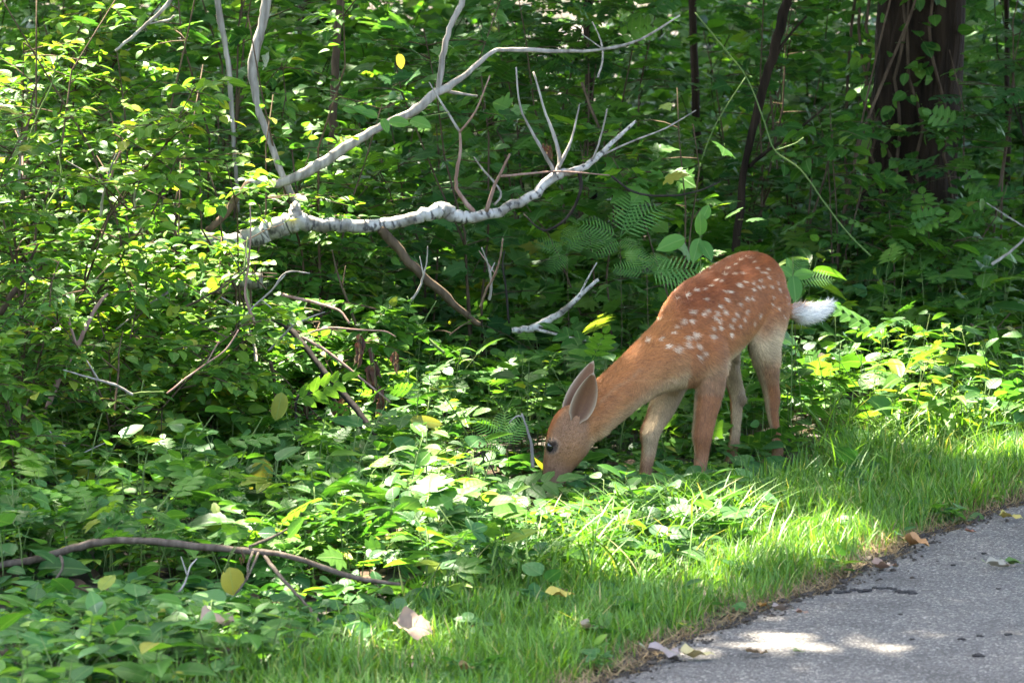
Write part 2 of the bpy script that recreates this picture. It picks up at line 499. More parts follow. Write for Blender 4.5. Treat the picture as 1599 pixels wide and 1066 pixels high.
TEMPL = {'ovate': T_OV, 'heart': T_OV2, 'serrate': T_SERR, 'lance': T_LANCE, 'maple': T_MAPLE, 'creeper': T_CREEP, 'trefoil': T_TRI, 'pinnate': T_PINN, 'weed': T_WEED}
KIND_MAT = {'ovate': 'leaf', 'heart': 'leaf_blue', 'serrate': 'leaf', 'lance': 'leaf_bright', 'maple': 'leaf', 'creeper': 'leaf_bright', 'trefoil': 'leaf_blue', 'pinnate': 'leaf', 'weed': 'leaf_bright'}

def frames_from(D, tilt, rg):
    N = np.array([0, 0, 1.0]) + rg.normal(size=(len(D), 3)) * tilt
    return frames(D, N)

def plant_local(kind, h, rg):
    """stem points and leaves of one small plant standing at the origin"""
    lean = rg.normal(size=2) * 0.22 * h
    sp = [(lean[0] * t * t, lean[1] * t * t, h * t) for t in (0, 0.35, 0.7, 1.0)]
    base = {'ovate': 0.075, 'heart': 0.085, 'serrate': 0.08, 'lance': 0.10, 'maple': 0.085, 'creeper': 0.075, 'trefoil': 0.06, 'pinnate': 0.17, 'weed': 0.036}[kind]
    n = {'ovate': 8, 'heart': 6, 'serrate': 9, 'lance': 11, 'maple': 6, 'creeper': 4, 'trefoil': 6, 'pinnate': 5, 'weed': 22}[kind]
    n = max(4, int(n * (0.6 + h * 1.6)))
    t = np.linspace(0.28, 1.0, n) ** 0.85
    az = rg.uniform(0, 6.28) + np.arange(n) * 2.4 + rg.normal(size=n) * 0.35
    if kind in ('maple', 'serrate'):
        az = rg.uniform(0, 6.28) + (np.arange(n) // 2) * 1.57 + (np.arange(n) % 2) * math.pi + rg.normal(size=n) * 0.25
    el = 0.12 + 0.35 * (t - 0.5) + rg.normal(size=n) * 0.22
    D = np.stack([np.cos(az) * np.cos(el), np.sin(az) * np.cos(el), np.sin(el)], -1)
    S = base * (1.05 - 0.35 * t) * rg.uniform(0.7, 1.3, n) * (0.8 + 0.9 * min(h, 0.5)) * math.exp(rg.normal() * .25)
    T = TEMPL[kind]
    pet = -T[0][:, 1].min()
    P = np.stack([lean[0] * t * t, lean[1] * t * t, h * t], -1) + D * (pet * S)[:, None]
    return sp, P, frames_from(D, 0.32, rg), S

# ------------------------------------------------------------------ ground and path
EDGE = lambda y: 0.27 + 0.465 * (y - 8.31) + 0.025 * math.sin(y * 4.1) + 0.015 * math.sin(y * 11.3 + 1)
def edge_np(y): return 0.27 + 0.465 * (y - 8.31) + 0.025 * np.sin(y * 4.1) + 0.015 * np.sin(y * 11.3 + 1)
def strip_np(y): return -0.60 + 0.465 * (y - 8.31)       # where the mown grass gives way to the undergrowth
def ground_z(x, y):
    """gentle bumps under the wood, level beside the path"""
    k = np.clip((strip_np(y) - x) / 1.5, 0, 1)
    return 0.03 * k * (np.sin(x * 2.3 + 1) * np.sin(y * 1.7)) + 0.012 * k * np.sin(x * 7.1) * np.cos(y * 6.3)

def make_ground():
    xs = np.concatenate([[-150, -60, -25, -12], np.linspace(-7, 9, 81), [14, 30, 70, 150]])
    ys = np.concatenate([[-60, -20, -5, 2], np.linspace(6, 34, 113), [40, 60, 110, 220]])
    X, Y = np.meshgrid(xs, ys)
    Z = np.where((X > -7.5) & (X < 9.5) & (Y > 5) & (Y < 36), ground_z(X, Y), 0) - 0.004
    V = np.stack([X, Y, Z], -1).reshape(-1, 3)
    nx = len(xs); i = np.arange(len(ys) - 1)[:, None] * nx; j = np.arange(nx - 1)[None]
    F = np.stack([i + j, i + j + 1, i + nx + j + 1, i + nx + j], -1).reshape(-1, 4)
    tag(link('ground', mesh_np('ground', V, F, M['soil'])), kind='structure')
make_ground()

def make_path():
    # an asphalt sheet 3 cm thick with an uneven broken edge on the grass side
    ys = np.concatenate([np.linspace(-12, 7, 40), np.arange(7.02, 15, 0.022), np.linspace(15.1, 60, 120)])
    rg = np.random.default_rng(3)
    jag = np.convolve(rg.normal(size=len(ys)), [0.25, 0.5, 0.25], 'same') * 0.016
    fine = np.where((ys > 7) & (ys < 15), 1, 0)
    e = edge_np(ys) + jag * fine
    far = EDGE(0) * 0 + 4.6
    rows = []
    prof = [(0.0, -0.02), (0.004, 0.008), (0.02, 0.016), (0.08, 0.020), (0.4, 0.021), (1.2, 0.022), (2.5, 0.024), (far, 0.02), (far + 0.01, -0.02)]
    for dx, z in prof:
        rows.append(np.stack([e + dx, ys - dx * 0.0, np.full(len(ys), z) + (rg.normal(size=len(ys)) * 0.0015 if 0.001 < dx < 0.1 else 0)], -1))
    V = np.stack(rows, 1).reshape(-1, 3)
    k = len(prof); i = np.arange(len(ys) - 1)[:, None] * k; j = np.arange(k - 1)[None]
    F = np.stack([i + j, i + j + 1, i + k + j + 1, i + k + j], -1).reshape(-1, 4)
    tag(link('path', mesh_np('path', V, F, M['asphalt'])), kind='structure')
make_path()

# ------------------------------------------------------------------ the deer
TH = math.radians(54)
DF = Vector((-math.cos(TH), -math.sin(TH), 0)); DL = Vector((math.sin(TH), -math.cos(TH), 0)); DZ = Vector((0, 0, 1))
DO = Vector((0.690, 11.85, 0))
def D3(x, y, z): return DO + DF * x + DL * y + DZ * z
def d_local(P):
    P = np.asarray(P) - np.array(DO)
    return np.stack([P @ np.array(DF), P @ np.array(DL), P[:, 2]], -1)

def loft(secs, segs=24, ex=2.0):
    """secs: (centre, axis A, half a, axis B, half b)"""
    an = np.arange(segs) / segs * 2 * np.pi
    ca, sa = np.cos(an), np.sin(an)
    f = lambda c: np.sign(c) * np.abs(c) ** (2 / ex)
    V = []
    for c, A, a, B, b in secs:
        c = np.array(c); V.append(c + np.outer(f(ca) * a, np.array(A)) + np.outer(f(sa) * b, np.array(B)))
    n = len(V); V = np.concatenate(V)
    i = np.arange(n - 1)[:, None] * segs; j = np.arange(segs)[None]; k = (j + 1) % segs
    F = np.stack([i + j, i + k, i + segs + k, i + segs + j], -1).reshape(-1, 4).tolist()
    F.append(list(range(segs))[::-1]); F.append([(n - 1) * segs + q for q in range(segs)])
    return V.tolist(), F

def resample(vals, n):
    """smoothly interpolate a table of floats"""
    vals = np.array(vals, float); m = len(vals)
    out = []
    for s in np.linspace(0, m - 1, n):
        i = min(int(s), m - 2); t = s - i
        p0, p1, p2, p3 = vals[max(i - 1, 0)], vals[i], vals[i + 1], vals[min(i + 2, m - 1)]
        out.append(0.5 * ((2 * p1) + (p2 - p0) * t + (2 * p0 - 5 * p1 + 4 * p2 - p3) * t * t + (3 * p1 - p0 - 3 * p2 + p3) * t ** 3))
    return out

HEADY = 11.44
def make_deer():
    parts = []
    # trunk: (x, centre z, half height, half width)
    torso = [(-0.315, .600, .050, .040), (-0.295, .600, .088, .072), (-0.24, .598, .125, .104), (-0.17, .594, .140, .116), (-0.08, .572, .146, .118),
             (0.01, .540, .156, .122), (0.10, .508, .160, .120), (0.18, .490, .155, .110), (0.245, .474, .134, .092), (0.29, .460, .104, .068), (0.315, .452, .06, .04)]
    parts.append(loft([(D3(x, 0, z), DL, hw, DZ, hh) for x, z, hh, hw in resample(torso, 34)], 28, 2.15))
    # withers ridge and spine
    spine = [(-0.30, .645, .03), (-0.2, .695, .032), (-0.1, .690, .03), (0.0, .668, .028), (0.1, .645, .03), (0.17, .628, .035), (0.24, .585, .04)]
    parts.append(loft([(D3(x, 0, z), DL, r * 1.3, DZ, r) for x, z, r in resample(spine, 20)], 12))
    # neck: photo outline for the side view, depth by reach
    neck = [(1100, 528, 11.72, .145, .085), (1062, 548, 11.64, .128, .088), (1022, 570, 11.58, .098, .074), (985, 597, 11.53, .082, .062), (948, 628, 11.48, .077, .056), (918, 655, HEADY, .074, .054), (902, 668, HEADY - .01, .06, .05)]
    secs = []
    tab = resample(neck, 22)
    pts = [W(u, v, y) for u, v, y, _, _ in tab]
    for i, (u, v, y, r, d) in enumerate(tab):
        t = (pts[min(i + 1, len(pts) - 1)] - pts[max(i - 1, 0)]).normalized()
        side = t.cross(Vector((0, -1, 0.1))).normalized(); dep = side.cross(t).normalized()
        secs.append((pts[i], side, r, dep, d))
    parts.append(loft(secs, 24))
    # head, hanging down towards the grass
    hy = HEADY
    head = [(912, 640, hy + .0, .040, .036), (905, 652, hy, .064, .054), (897, 667, hy - .01, .075, .060), (887, 690, hy - .02, .073, .060), (880, 706, hy - .028, .064, .054), (873, 722, hy - .035, .053, .044), (868, 738, hy - .045, .043, .034), (864, 754, hy - .052, .037, .030), (860, 768, hy - .06, .031, .027), (857, 776, hy - .064, .016, .014)]
    tab = resample(head, 30); pts = [W(u, v, y) for u, v, y, _, _ in tab]
    secs = []
    for i, (u, v, y, r, d) in enumerate(tab):
        t = (pts[min(i + 1, len(pts) - 1)] - pts[max(i - 1, 0)]).normalized()
        side = t.cross(Vector((0, -1, 0.1))).normalized(); dep = side.cross(t).normalized()
        secs.append((pts[i], side, r, dep, d))
    parts.append(loft(secs, 24, 2.2))
    # brow ridge over the eye
    b = W(861, 690, hy - .075); parts.append(loft([(b + Vector((0, 0, k * 0.012)), Vector((1, 0, 0)), .012 * (1 - k * k * .6), Vector((0, 1, 0)), .012 * (1 - k * k * .6)) for k in (-1, -.5, 0, .5, 1)], 10))
    # legs: (x, y, z, fore-aft half, side half)
    def leg(tab, n):
        tab = resample(tab, n)
        parts.append(loft([(D3(x, y, z), DF, a, DL, b) for x, y, z, a, b in tab], 18))
    for s in (1, -1):
        hk, ft = (.030, -.045) if s > 0 else (.004, -.006)
        leg([(-.20, .060 * s, .640, .070, .040), (-.195, .066 * s, .575, .105, .056), (-.175, .074 * s, .500, .098, .054), (-.150, .080 * s, .430, .073, .047), (-.172 + hk * .3, .082 * s, .360, .052, .040), (-.208 + hk * .7, .080 * s, .295, .036, .030),
             (-.236 + hk, .078 * s, .245, .033, .026), (-.232 + hk * .8, .077 * s, .200, .024, .020), (-.222 + hk * .3 + ft * .3, .077 * s, .135, .0185, .0165), (-.210 + ft * .7, .077 * s, .088, .0195, .0175), (-.200 + ft, .077 * s, .058, .021, .019), (-.188 + ft, .077 * s, .032, .018, .018), (-.178 + ft, .077 * s, .004, .027, .022)], 40)
        dx = 0.055 if s > 0 else 0.115; k1, k2, k3, wf = (.15, .4, .65, 1.0) if s > 0 else (-.25, -.02, .38, 1.16)
        leg([(.185, .050 * s, .560, .060, .030), (.195, .068 * s, .490, .090, .046), (.190, .082 * s, .420, .074, .047), (.175 + dx * k1, .086 * s, .355, .058 * wf, .047 * wf), (.180 + dx * k2, .087 * s, .285, .050 * wf, .045 * wf), (.186 + dx * k3, .086 * s, .218, .041 * wf, .037 * wf),
             (.192 + dx * .8, .085 * s, .165, .036, .034), (.188 + dx * .9, .085 * s, .115, .026, .025), (.190 + dx, .085 * s, .070, .023, .022), (.198 + dx, .085 * s, .035, .020, .020), (.212 + dx, .085 * s, .004, .027, .023)], 40)
        # tarsal tuft inside the hock
        parts.append(loft([(D3(-.225 + k * .006, (.062 - .012 * (1 - k * k)) * s, .232 + k * .03), DF, .016 * (1.05 - k * k), DL, .014 * (1.05 - k * k)) for k in (-1, -.6, 0, .6, 1)], 10))
    # tail
    tl = resample([(1222, 482, 12.09, .022, .018), (1240, 487, 12.12, .026, .020), (1258, 490, 12.15, .031, .020), (1274, 487, 12.18, .026, .016), (1288, 479, 12.2, .015, .010), (1297, 472, 12.22, .004, .004)], 16)
    pts = [W(u, v, y) for u, v, y, _, _ in tl]; secs = []
    for i, (u, v, y, r, d) in enumerate(tl):
        t = (pts[min(i + 1, len(pts) - 1)] - pts[max(i - 1, 0)]).normalized()
        side = t.cross(Vector((0, -1, 0))).normalized(); dep = side.cross(t).normalized()
        secs.append((pts[i], side, r, dep, d))
    parts.append(loft(secs, 14))
    V = []; F = []
    for v, f in parts:
        o = len(V); V += v; F += [[q + o for q in fc] for fc in f]
    me = bpy.data.meshes.new('deer_base'); me.from_pydata([tuple(p) for p in V], [], F); me.update()
    ob = bpy.data.objects.new('deer_base', me); col.objects.link(ob)
    r = ob.modifiers.new('r', 'REMESH'); r.mode = 'VOXEL'; r.voxel_size = 0.0048; r.use_smooth_shade = True
    sm = ob.modifiers.new('s', 'SMOOTH'); sm.factor = 0.5; sm.iterations = 9
    dg = bpy.context.evaluated_depsgraph_get(); dg.update()
    ev = ob.evaluated_get(dg); m2 = ev.to_mesh()
    n = len(m2.vertices); co = np.empty(n * 3, np.float32); m2.vertices.foreach_get('co', co); co = co.reshape(-1, 3).astype(float)
    no = np.empty(n * 3, np.float32); m2.vertices.foreach_get('normal', no); no = no.reshape(-1, 3).astype(float)
    m2.calc_loop_triangles()
    tr = np.empty(len(m2.loop_triangles) * 3, np.int32); m2.loop_triangles.foreach_get('vertices', tr); tr = tr.reshape(-1, 3)
    ev.to_mesh_clear()
    bpy.data.objects.remove(ob); bpy.data.meshes.remove(me)
    return co, no, tr

dV, dN, dT = make_deer()
DBVH = BVHTree.FromPolygons([tuple(p) for p in dV], [tuple(int(i) for i in t) for t in dT])

def hit(u, v):
    o = Vector((0, 0, CAM_H)); d = (W(u, v, 10) - o).normalized()
    return DBVH.ray_cast(o, d)[0]

# coat spots seen in the photograph (pixels of the flank), cast on to the body; (u, v, size px)
SPOTS = [(1139, 402, 4), (1154, 406, 5), (1146, 413, 4.5), (1135, 419, 5), (1130, 428, 5), (1116, 438, 4.5), (1124, 439, 5), (1107, 446, 4.5), (1098, 451, 4), (1085, 453, 5), (1073, 460, 5), (1059, 466, 5), (1170, 403, 3.5), (1176, 409, 3.5), (1163, 401, 3.5),
         (1145, 427, 5), (1158, 426, 4), (1153, 445, 6), (1162, 440, 5), (1174, 441, 5), (1183, 447, 5), (1176, 452, 5), (1130, 454, 4.5), (1139, 455, 4.5), (1134, 468, 6), (1101, 466, 5), (1154, 474, 5), (1165, 465, 6), (1174, 465, 5), (1123, 477, 5),
         (1079, 487, 6.5), (1066, 501, 7.5), (1079, 501, 6), (1055, 510, 6.5), (1104, 484, 6.5), (1098, 489, 6.5), (1118, 488, 6.5), (1131, 486, 6), (1149, 490, 7), (1165, 486, 7), (1144, 498, 6.5), (1161, 498, 6.5), (1115, 496, 6), (1122, 500, 6), (1186, 492, 7), (1140, 508, 6.5), (1154, 507, 5), (1112, 512, 7), (1124, 511, 6), (1113, 525, 9), (1178, 505, 6), (1085, 523, 9), (1073, 527, 8), (1072, 537, 9), (1057, 544, 10), (1098, 549, 7), (1089, 539, 6), (1090, 556, 6), (1141, 522, 6), (1042, 541, 6), (1050, 520, 5), (1030, 530, 4.5),
         (1193, 425, 4), (1199, 433, 4), (1203, 447, 5), (1217, 452, 5), (1206, 463, 4), (1205, 475, 4), (1215, 481, 4.5), (1224, 494, 4), (1229, 473, 4), (1186, 437, 4), (1190, 446, 4), (1213, 440, 3.5), (1180, 418, 3.5), (1187, 424, 3.5), (1227, 462, 3.5), (1197, 420, 3.5)]
SP = []
for u, v, s in SPOTS:
    h = hit(u, v)
    if h is not None: SP.append((*h, px2m(s, h.y) * 0.56))
_l = d_local(np.array([s[:3] for s in SP]))
for (x, y, z), s in zip(_l.tolist(), [s[3] for s in SP]):          # the flank that faces away carries the same rows
    p = D3(x + 0.01, -y, z)
    q = DBVH.find_nearest(p)[0]
    if q is not None and y > 0.03: SP.append((*q, s))
SP = np.array(SP)

EYE_PX = (860, 697)
EYE = hit(*EYE_PX); NOSE = W(856, 774, HEADY - .065)
def deer_colour(P, Nn, rg):
    L = d_local(P); x, y, z = L[:, 0], L[:, 1], L[:, 2]
    n = len(P)
    U = np.array([px(p) for p in P]); u, v = U[:, 0], U[:, 1]
    limb = ((u > 1075) | ((u > 985) & (v > np.interp(u, [985, 1020, 1060, 1090], [672, 628, 612, 600])))).astype(float)
    def nz(s, k):
        return 0.5 * np.sin(P[:, 0] * s + k) * np.sin(P[:, 1] * s * 1.3 + 2 * k) + 0.5 * np.sin(P[:, 2] * s * 1.1 + k * 3)
    ruf = np.array([0.265, 0.086, 0.021]); back = np.array([0.175, 0.045, 0.012]); tan = np.array([0.27, 0.130, 0.048]); pale = np.array([0.41, 0.295, 0.155]); white = np.array([0.70, 0.66, 0.58])
    C = np.tile(ruf, (n, 1))
    def mix(C, c, f): return C * (1 - f[:, None]) + c * f[:, None]
    ss = lambda a, b, v: (lambda t: t * t * (3 - 2 * t))(np.clip((v - a) / (b - a), 0, 1))
    zc = 0.56 - 0.32 * np.clip(x + 0.05, -0.1, 0.35)                   # height of the middle of the flank
    torso = (x > -0.4) & (x < 0.36) & (z > 0.30)
    rel = (z - zc) / 0.14
    f = ss(0.35, 1.0, rel) * torso; C = mix(C, back, f * 0.9)
    f = ss(0.05, -0.75, rel + 0.12 * nz(30, 1)) * torso; C = mix(C, tan, f * 0.75)
    f = ss(-0.48, -0.95, rel + 0.10 * nz(40, 2)) * torso; C = mix(C, pale, f)
    # legs: outside brown, inside and front of the thigh pale
    legz = ss(0.42, 0.34, z) * limb
    left = y > 0
    side = np.where(left, Nn @ np.array(DL), -(Nn @ np.array(DL)))      # 1 on the outside
    frontn = Nn @ np.array(DF)
    legc = np.array([0.195, 0.080, 0.028])
    C = mix(C, legc, legz * 0.85 * (x < 0.6))
    inner = np.where(x < 0, ss(0.40, -0.15, side - 0.2 * np.maximum(frontn, 0)), np.where(y > 0, ss(-0.15, -0.6, side), ss(0.55, 0.05, side))) * np.where(x < 0, ss(0.50, 0.42, z), ss(0.37, 0.30, z)) * ss(0.04, 0.12, z) * limb
    C = mix(C, pale * 0.85, inner * 0.85)
    low = ss(0.13, 0.06, z) * (x < 0.42); C = mix(C, np.array([0.20, 0.105, 0.05]), low * 0.6)
    tars = np.exp(-(((x + .225) / .022) ** 2 + ((np.abs(y) - .052) / .014) ** 2 + ((z - .235) / .035) ** 2)); C = mix(C, np.array([0.14, 0.10, 0.07]), np.clip(tars, 0, 1) * 0.8)
    # neck and head (in front of the chest)
    nk = ss(1075, 1035, u) * (z > 0.02) * ss(0.20, 0.26, z - 0 * x) * (u > 0) + ss(960, 950, u)
    nk = np.clip(nk, 0, 1)
    C = mix(C, np.array([0.33, 0.125, 0.034]), nk * (1 - limb) * 0.55)
    # throat side of the neck: below its middle line
    mid = np.interp(u, [860, 902, 918, 948, 985, 1022, 1062, 1100], [690, 668, 655, 628, 597, 570, 548, 528])
    th = (1 - limb) * ss(-14, 34, v - mid + 7 * nz(35, 4)) * ss(1110, 1070, u) * ss(880, 925, u)
    C = mix(C, tan * np.array([1.0, 0.98, 0.95]), th * 0.8)
    th2 = (1 - limb) * ss(22, 48, v - mid) * ss(1120, 1080, u) * ss(880, 925, u); C = mix(C, pale * 0.9, th2 * 0.7)
    light = (1 - limb) * ss(6, 0, np.abs(v - mid + 10 + 4 * nz(50, 1))) * ss(1010, 990, u) * ss(905, 930, u); C = mix(C, pale, light * 0.18)
    hd = ss(925, 912, u) * ss(0.40, 0.34, z)
    grey = np.array([0.185, 0.098, 0.048])
    C = mix(C, grey, hd * 0.85)
    fore = hd * ss(0, -14, u - np.interp(v, [630, 660, 690, 720, 770], [892, 874, 858, 850, 847])) ; C = mix(C, np.array([0.27, 0.085, 0.025]), fore * ss(715, 690, v))
    chk = hd * np.exp(-(((u - 893) / 20) ** 2 + ((v - 715) / 26) ** 2)); C = mix(C, tan, np.clip(chk, 0, 1) * 0.7)
    muz = hd * ss(715, 745, v); C = mix(C, np.array([0.115, 0.058, 0.034]), muz * 0.75)
    dE = np.linalg.norm(P - np.array(EYE), axis=1)
    C = mix(C, np.array([0.30, 0.19, 0.105]), ss(.034, .025, dE) * ss(.012, .02, dE) * 0.6)
    C = mix(C, np.array([0.05, 0.032, 0.022]), ss(.030, .020, dE))
    dn = np.linalg.norm(P - np.array(NOSE), axis=1); C = mix(C, np.array([0.02, 0.016, 0.015]), ss(.032, .02, dn))
    # tail: white below and behind, brown strip on top
    tl = ss(1234, 1242, u) * (z > 0.4) * (v < 520); C = mix(C, white, tl)
    tb = tl * ss(1262, 1246, u) * ss(488, 478, v); C = mix(C, np.array([0.22, 0.12, 0.07]), tb * 0.8)
    # hooves
    C = mix(C, np.array([0.03, 0.025, 0.022]), ss(0.028, 0.02, z) * (x < 0.36))
    # white spots
    sp = np.zeros(n); jit = rg.normal(size=n)
    for sx, sy, sz, r in SP:
        d = (P - np.array([sx, sy, sz])); dl = d @ np.array(DF) * 0.8; rest = np.linalg.norm(d, axis=1)
        dd = np.sqrt(np.maximum(rest ** 2 - (d @ np.array(DF)) ** 2, 0) + dl ** 2)
        sp = np.maximum(sp, ss(1.2, 0.7, dd / r * (1 + .16 * jit)) * (1.0 if r < .0072 else .68))
    C = mix(C, np.array([0.56, 0.43, 0.28]), sp * 0.9)
    C *= (1 + 0.07 * nz(60, 5) + 0.05 * nz(23, 7))[:, None]
    return np.clip(C, 0.01, 1)

def coat_mat(name, hair=False):
    m, nt, N, L, bs = new_mat(name)
    at = N.new('ShaderNodeAttribute'); at.attribute_name = 'tint'
    tc = N.new('ShaderNodeTexCoord')
    no = N.new('ShaderNodeTexNoise'); no.inputs['Scale'].default_value = 160; no.inputs['Detail'].default_value = 3
    L.new(tc.outputs['Object'], no.inputs['Vector'])
    mr = N.new('ShaderNodeMapRange'); mr.inputs[3].default_value = 0.78; mr.inputs[4].default_value = 1.2
    L.new(no.outputs['Fac'], mr.inputs[0])
    cc = N.new('ShaderNodeCombineColor')
    for i in range(3): L.new(mr.outputs[0], cc.inputs[i])
    mx = N.new('ShaderNodeMix'); mx.data_type = 'RGBA'; mx.blend_type = 'MULTIPLY'; mx.inputs[0].default_value = 1
    L.new(at.outputs['Color'], mx.inputs[6]); L.new(cc.outputs[0], mx.inputs[7])
    L.new(mx.outputs[2], bs.inputs['Base Color'])
    bs.inputs['Roughness'].default_value = 0.6
    bs.inputs['Specular IOR Level'].default_value = 0.25
    bp = N.new('ShaderNodeBump'); bp.inputs['Strength'].default_value = 0.25; bp.inputs['Distance'].default_value = 0.003
    L.new(no.outputs['Fac'], bp.inputs['Height']); L.new(bp.outputs[0], bs.inputs['Normal'])
    return m
M['coat'] = coat_mat('deer_coat')

def fur(P, N, C, rg):
    """short lying hairs: one slender triangle each"""
    L = d_local(P); x, y, z = L[:, 0], L[:, 1], L[:, 2]
    U = np.array([px(p) for p in P]); u, v = U[:, 0], U[:, 1]
    n = len(P)
    back = -np.array(DF) * 0.8 + np.array([0, 0, -0.55])
    fl = np.tile(back, (n, 1))
    nk = (u < 1050) & (z > 0.2); fl[nk] = np.array(W(1060, 560, 11.65) - W(930, 640, 11.48)) * 1.5 + np.array([0, 0, -0.25])
    hd = (u < 925); fl[hd] = np.array(W(915, 640, HEADY) - W(860, 760, HEADY - .05))
    lg = (z < 0.36) & (u > 985); fl[lg] = np.array([0, 0, -1.0])
    tl = (u > 1236) & (v < 520) & (z > .4); fl[tl] = np.array(W(1296, 474, 12.22) - W(1240, 487, 12.12)) * 3
    fl = fl + rg.normal(size=(n, 3)) * 0.16
    fl = unit(fl - N * np.sum(fl * N, 1)[:, None])
    ln = rg.uniform(0.009, 0.020, n); ln[hd] *= 0.55; ln[lg] *= 0.8; ln[tl] *= 2.4
    belly = (z < 0.47) & (z > 0.3) & ~nk & ~hd; ln[belly] *= 1.3
    wd = 0.00105 * rg.uniform(0.7, 1.4, n)
    side = unit(np.cross(fl, N))
    lift = rg.uniform(0.10, 0.36, n)
    tip = P + fl * ln[:, None] + N * (ln * lift)[:, None]
    base = P - N * 0.001
    V = np.stack([base - side * wd[:, None], base + side * wd[:, None], tip], 1).reshape(-1, 3)
    F = np.arange(n * 3).reshape(-1, 3)
    Cc = np.repeat(C * (rg.uniform(0.62, 1.45, n) * (1 + .16 * np.sin(P[:, 0] * 70 + 3 * np.sin(P[:, 2] * 40)) * np.sin(P[:, 2] * 55)))[:, None], 3, axis=0)
    return V, F, np.clip(Cc, 0.01, 1)

DEER_BASE = (DO.x, DO.y, 0.0)
deer = empty('deer', DEER_BASE)
tag(deer, 'spotted reddish brown young deer grazing head down beside the path, white tail raised', 'deer')
rg = np.random.default_rng(5)
dC = deer_colour(dV, dN, rg)
body = link('body', mesh_np('body', dV - np.array(DEER_BASE), dT, M['coat'], colr=dC), deer)
# hairs spread evenly over the triangles
A, B, C_ = dV[dT[:, 0]], dV[dT[:, 1]], dV[dT[:, 2]]
ar = np.linalg.norm(np.cross(B - A, C_ - A), axis=1)
pick = rg.choice(len(dT), 150000, p=ar / ar.sum())
r1 = np.sqrt(rg.random(len(pick))); r2 = rg.random(len(pick))
bw = np.stack([1 - r1, r1 * (1 - r2), r1 * r2], -1)
tri = dT[pick]
hp = np.einsum('nk,nkd->nd', bw, dV[tri]); hn = unit(np.einsum('nk,nkd->nd', bw, dN[tri])); hc = np.einsum('nk,nkd->nd', bw, dC[tri])
keep = (np.linalg.norm(hp - np.array(EYE), axis=1) > 0.016) & (np.linalg.norm(hp - np.array(NOSE), axis=1) > 0.03)
fV, fF, fC = fur(hp[keep], hn[keep], hc[keep], rg)
tag(link('fur', mesh_np('fur', fV - np.array(DEER_BASE), fF, M['coat'], colr=fC, smooth=False), body), kind='stuff')

def uv_sphere(r, seg=16, ring=10, sq=(1, 1, 1)):
    P = []; F = []
    for i in range(ring + 1):
        t = math.pi * i / ring
        for j in range(seg):
            a = 2 * math.pi * j / seg
            P.append((r * math.sin(t) * math.cos(a) * sq[0], r * math.sin(t) * math.sin(a) * sq[1], r * math.cos(t) * sq[2]))
    for i in range(ring):
        for j in range(seg):
            F.append((i * seg + j, i * seg + (j + 1) % seg, (i + 1) * seg + (j + 1) % seg, (i + 1) * seg + j))
    return np.array(P), np.array(F)
M['eye'] = plain('deer_eye', (0.008, 0.006, 0.005), 0.06, 0.7)
ev_, ef_ = uv_sphere(0.0185, 18, 12, (0.85, 0.75, 1.05))
eye_me = mesh_np('eye', ev_, ef_, M['eye'])
hd_c = W(886, 694, HEADY - .022)
e1 = EYE + Vector((0, 0.0065, 0))
link('eye', eye_me, deer, e1 - Vector(DEER_BASE))
q = DBVH.find_nearest(Vector((EYE.x, 2 * hd_c.y - EYE.y, EYE.z)))[0]
link('eye', eye_me, deer, q + Vector((0, -0.0065, 0)) - Vector(DEER_BASE))

def ear_mesh(base, tip, bulge, toward, inner, outer, rim, wid=0.040):
    """cupped leaf-shaped ear: a shell with an inside and an outside"""
    base = np.array(base); tip = np.array(tip)
    ax = unit(tip - base); ln = np.linalg.norm(tip - base)
    fw = np.array(toward, float); fw = unit(fw - ax * fw.dot(ax)); sd = np.cross(ax, fw)
    nr, nc = 16, 13
    V = []; C = []
    for layer in (0, 1):
        for i in range(nr):
            t = i / (nr - 1)
            wv = wid * (math.sin(math.pi * min(1, 0.10 + 0.90 * t) ** 0.92) ** 0.75) * (1 - 0.12 * t) + 0.0012 if t < 1 else 0.001
            for j in range(nc):
                s = j / (nc - 1) * 2 - 1
                cup = 0.55 * wv * (s * s) * (1.35 - 0.7 * t)
                p = base + ax * (ln * t) + sd * (wv * s * (1.0 if t > .12 else 0.8)) + fw * (cup - 0.012 * math.sin(math.pi * t) - layer * (0.0035 * (1 - abs(s) ** 6) + 0.0006))
                p = p + sd * bulge * math.sin(math.pi * t) * 0.012
                V.append(p)
                e = max(abs(s) ** 5, max(0, t - 0.93) / 0.07)
                c = np.array(inner) * (0.7 + 0.5 * t) if layer == 0 else np.array(outer)
                if layer == 0:
                    streak = 0.25 * max(0, math.sin(s * 9 + t * 5)) * (1 - t)
                    c = c * (1 + streak)
                C.append(c * (1 - e) + np.array(rim) * e)
    F = []
    m = nr * nc
    for i in range(nr - 1):
        for j in range(nc - 1):
            a = i * nc + j
            F.append((a, a + 1, a + nc + 1, a + nc)); F.append((m + a, m + a + nc, m + a + nc + 1, m + a + 1))
        for j in (0, nc - 1):
            a = i * nc + j
            F.append((a, a + nc, m + a + nc, m + a))
    for j in range(nc - 1):
        a = (nr - 1) * nc + j; F.append((a, a + 1, m + a + 1, m + a))
    return np.array(V), np.array(F), np.array(C)
for base, tip, tow, wd, bl in ((W(899, 657, HEADY - .055), W(927, 582, HEADY - .085), (-0.05, -1, 0.1), 0.0395, 0.35), (W(886, 655, HEADY + .02), W(927, 563, HEADY + .05), (-0.35, -1.0, 0.15), 0.036, -0.1)):
    v_, f_, c_ = ear_mesh(base, tip, bl, tow, (0.115, 0.050, 0.021), (0.105, 0.046, 0.018), (0.36, 0.27, 0.17), wd)
    link('ear', mesh_np('ear', v_ - np.array(DEER_BASE), f_, M['coat'], colr=c_), deer)
    # hair edging the ear
#EAR_END

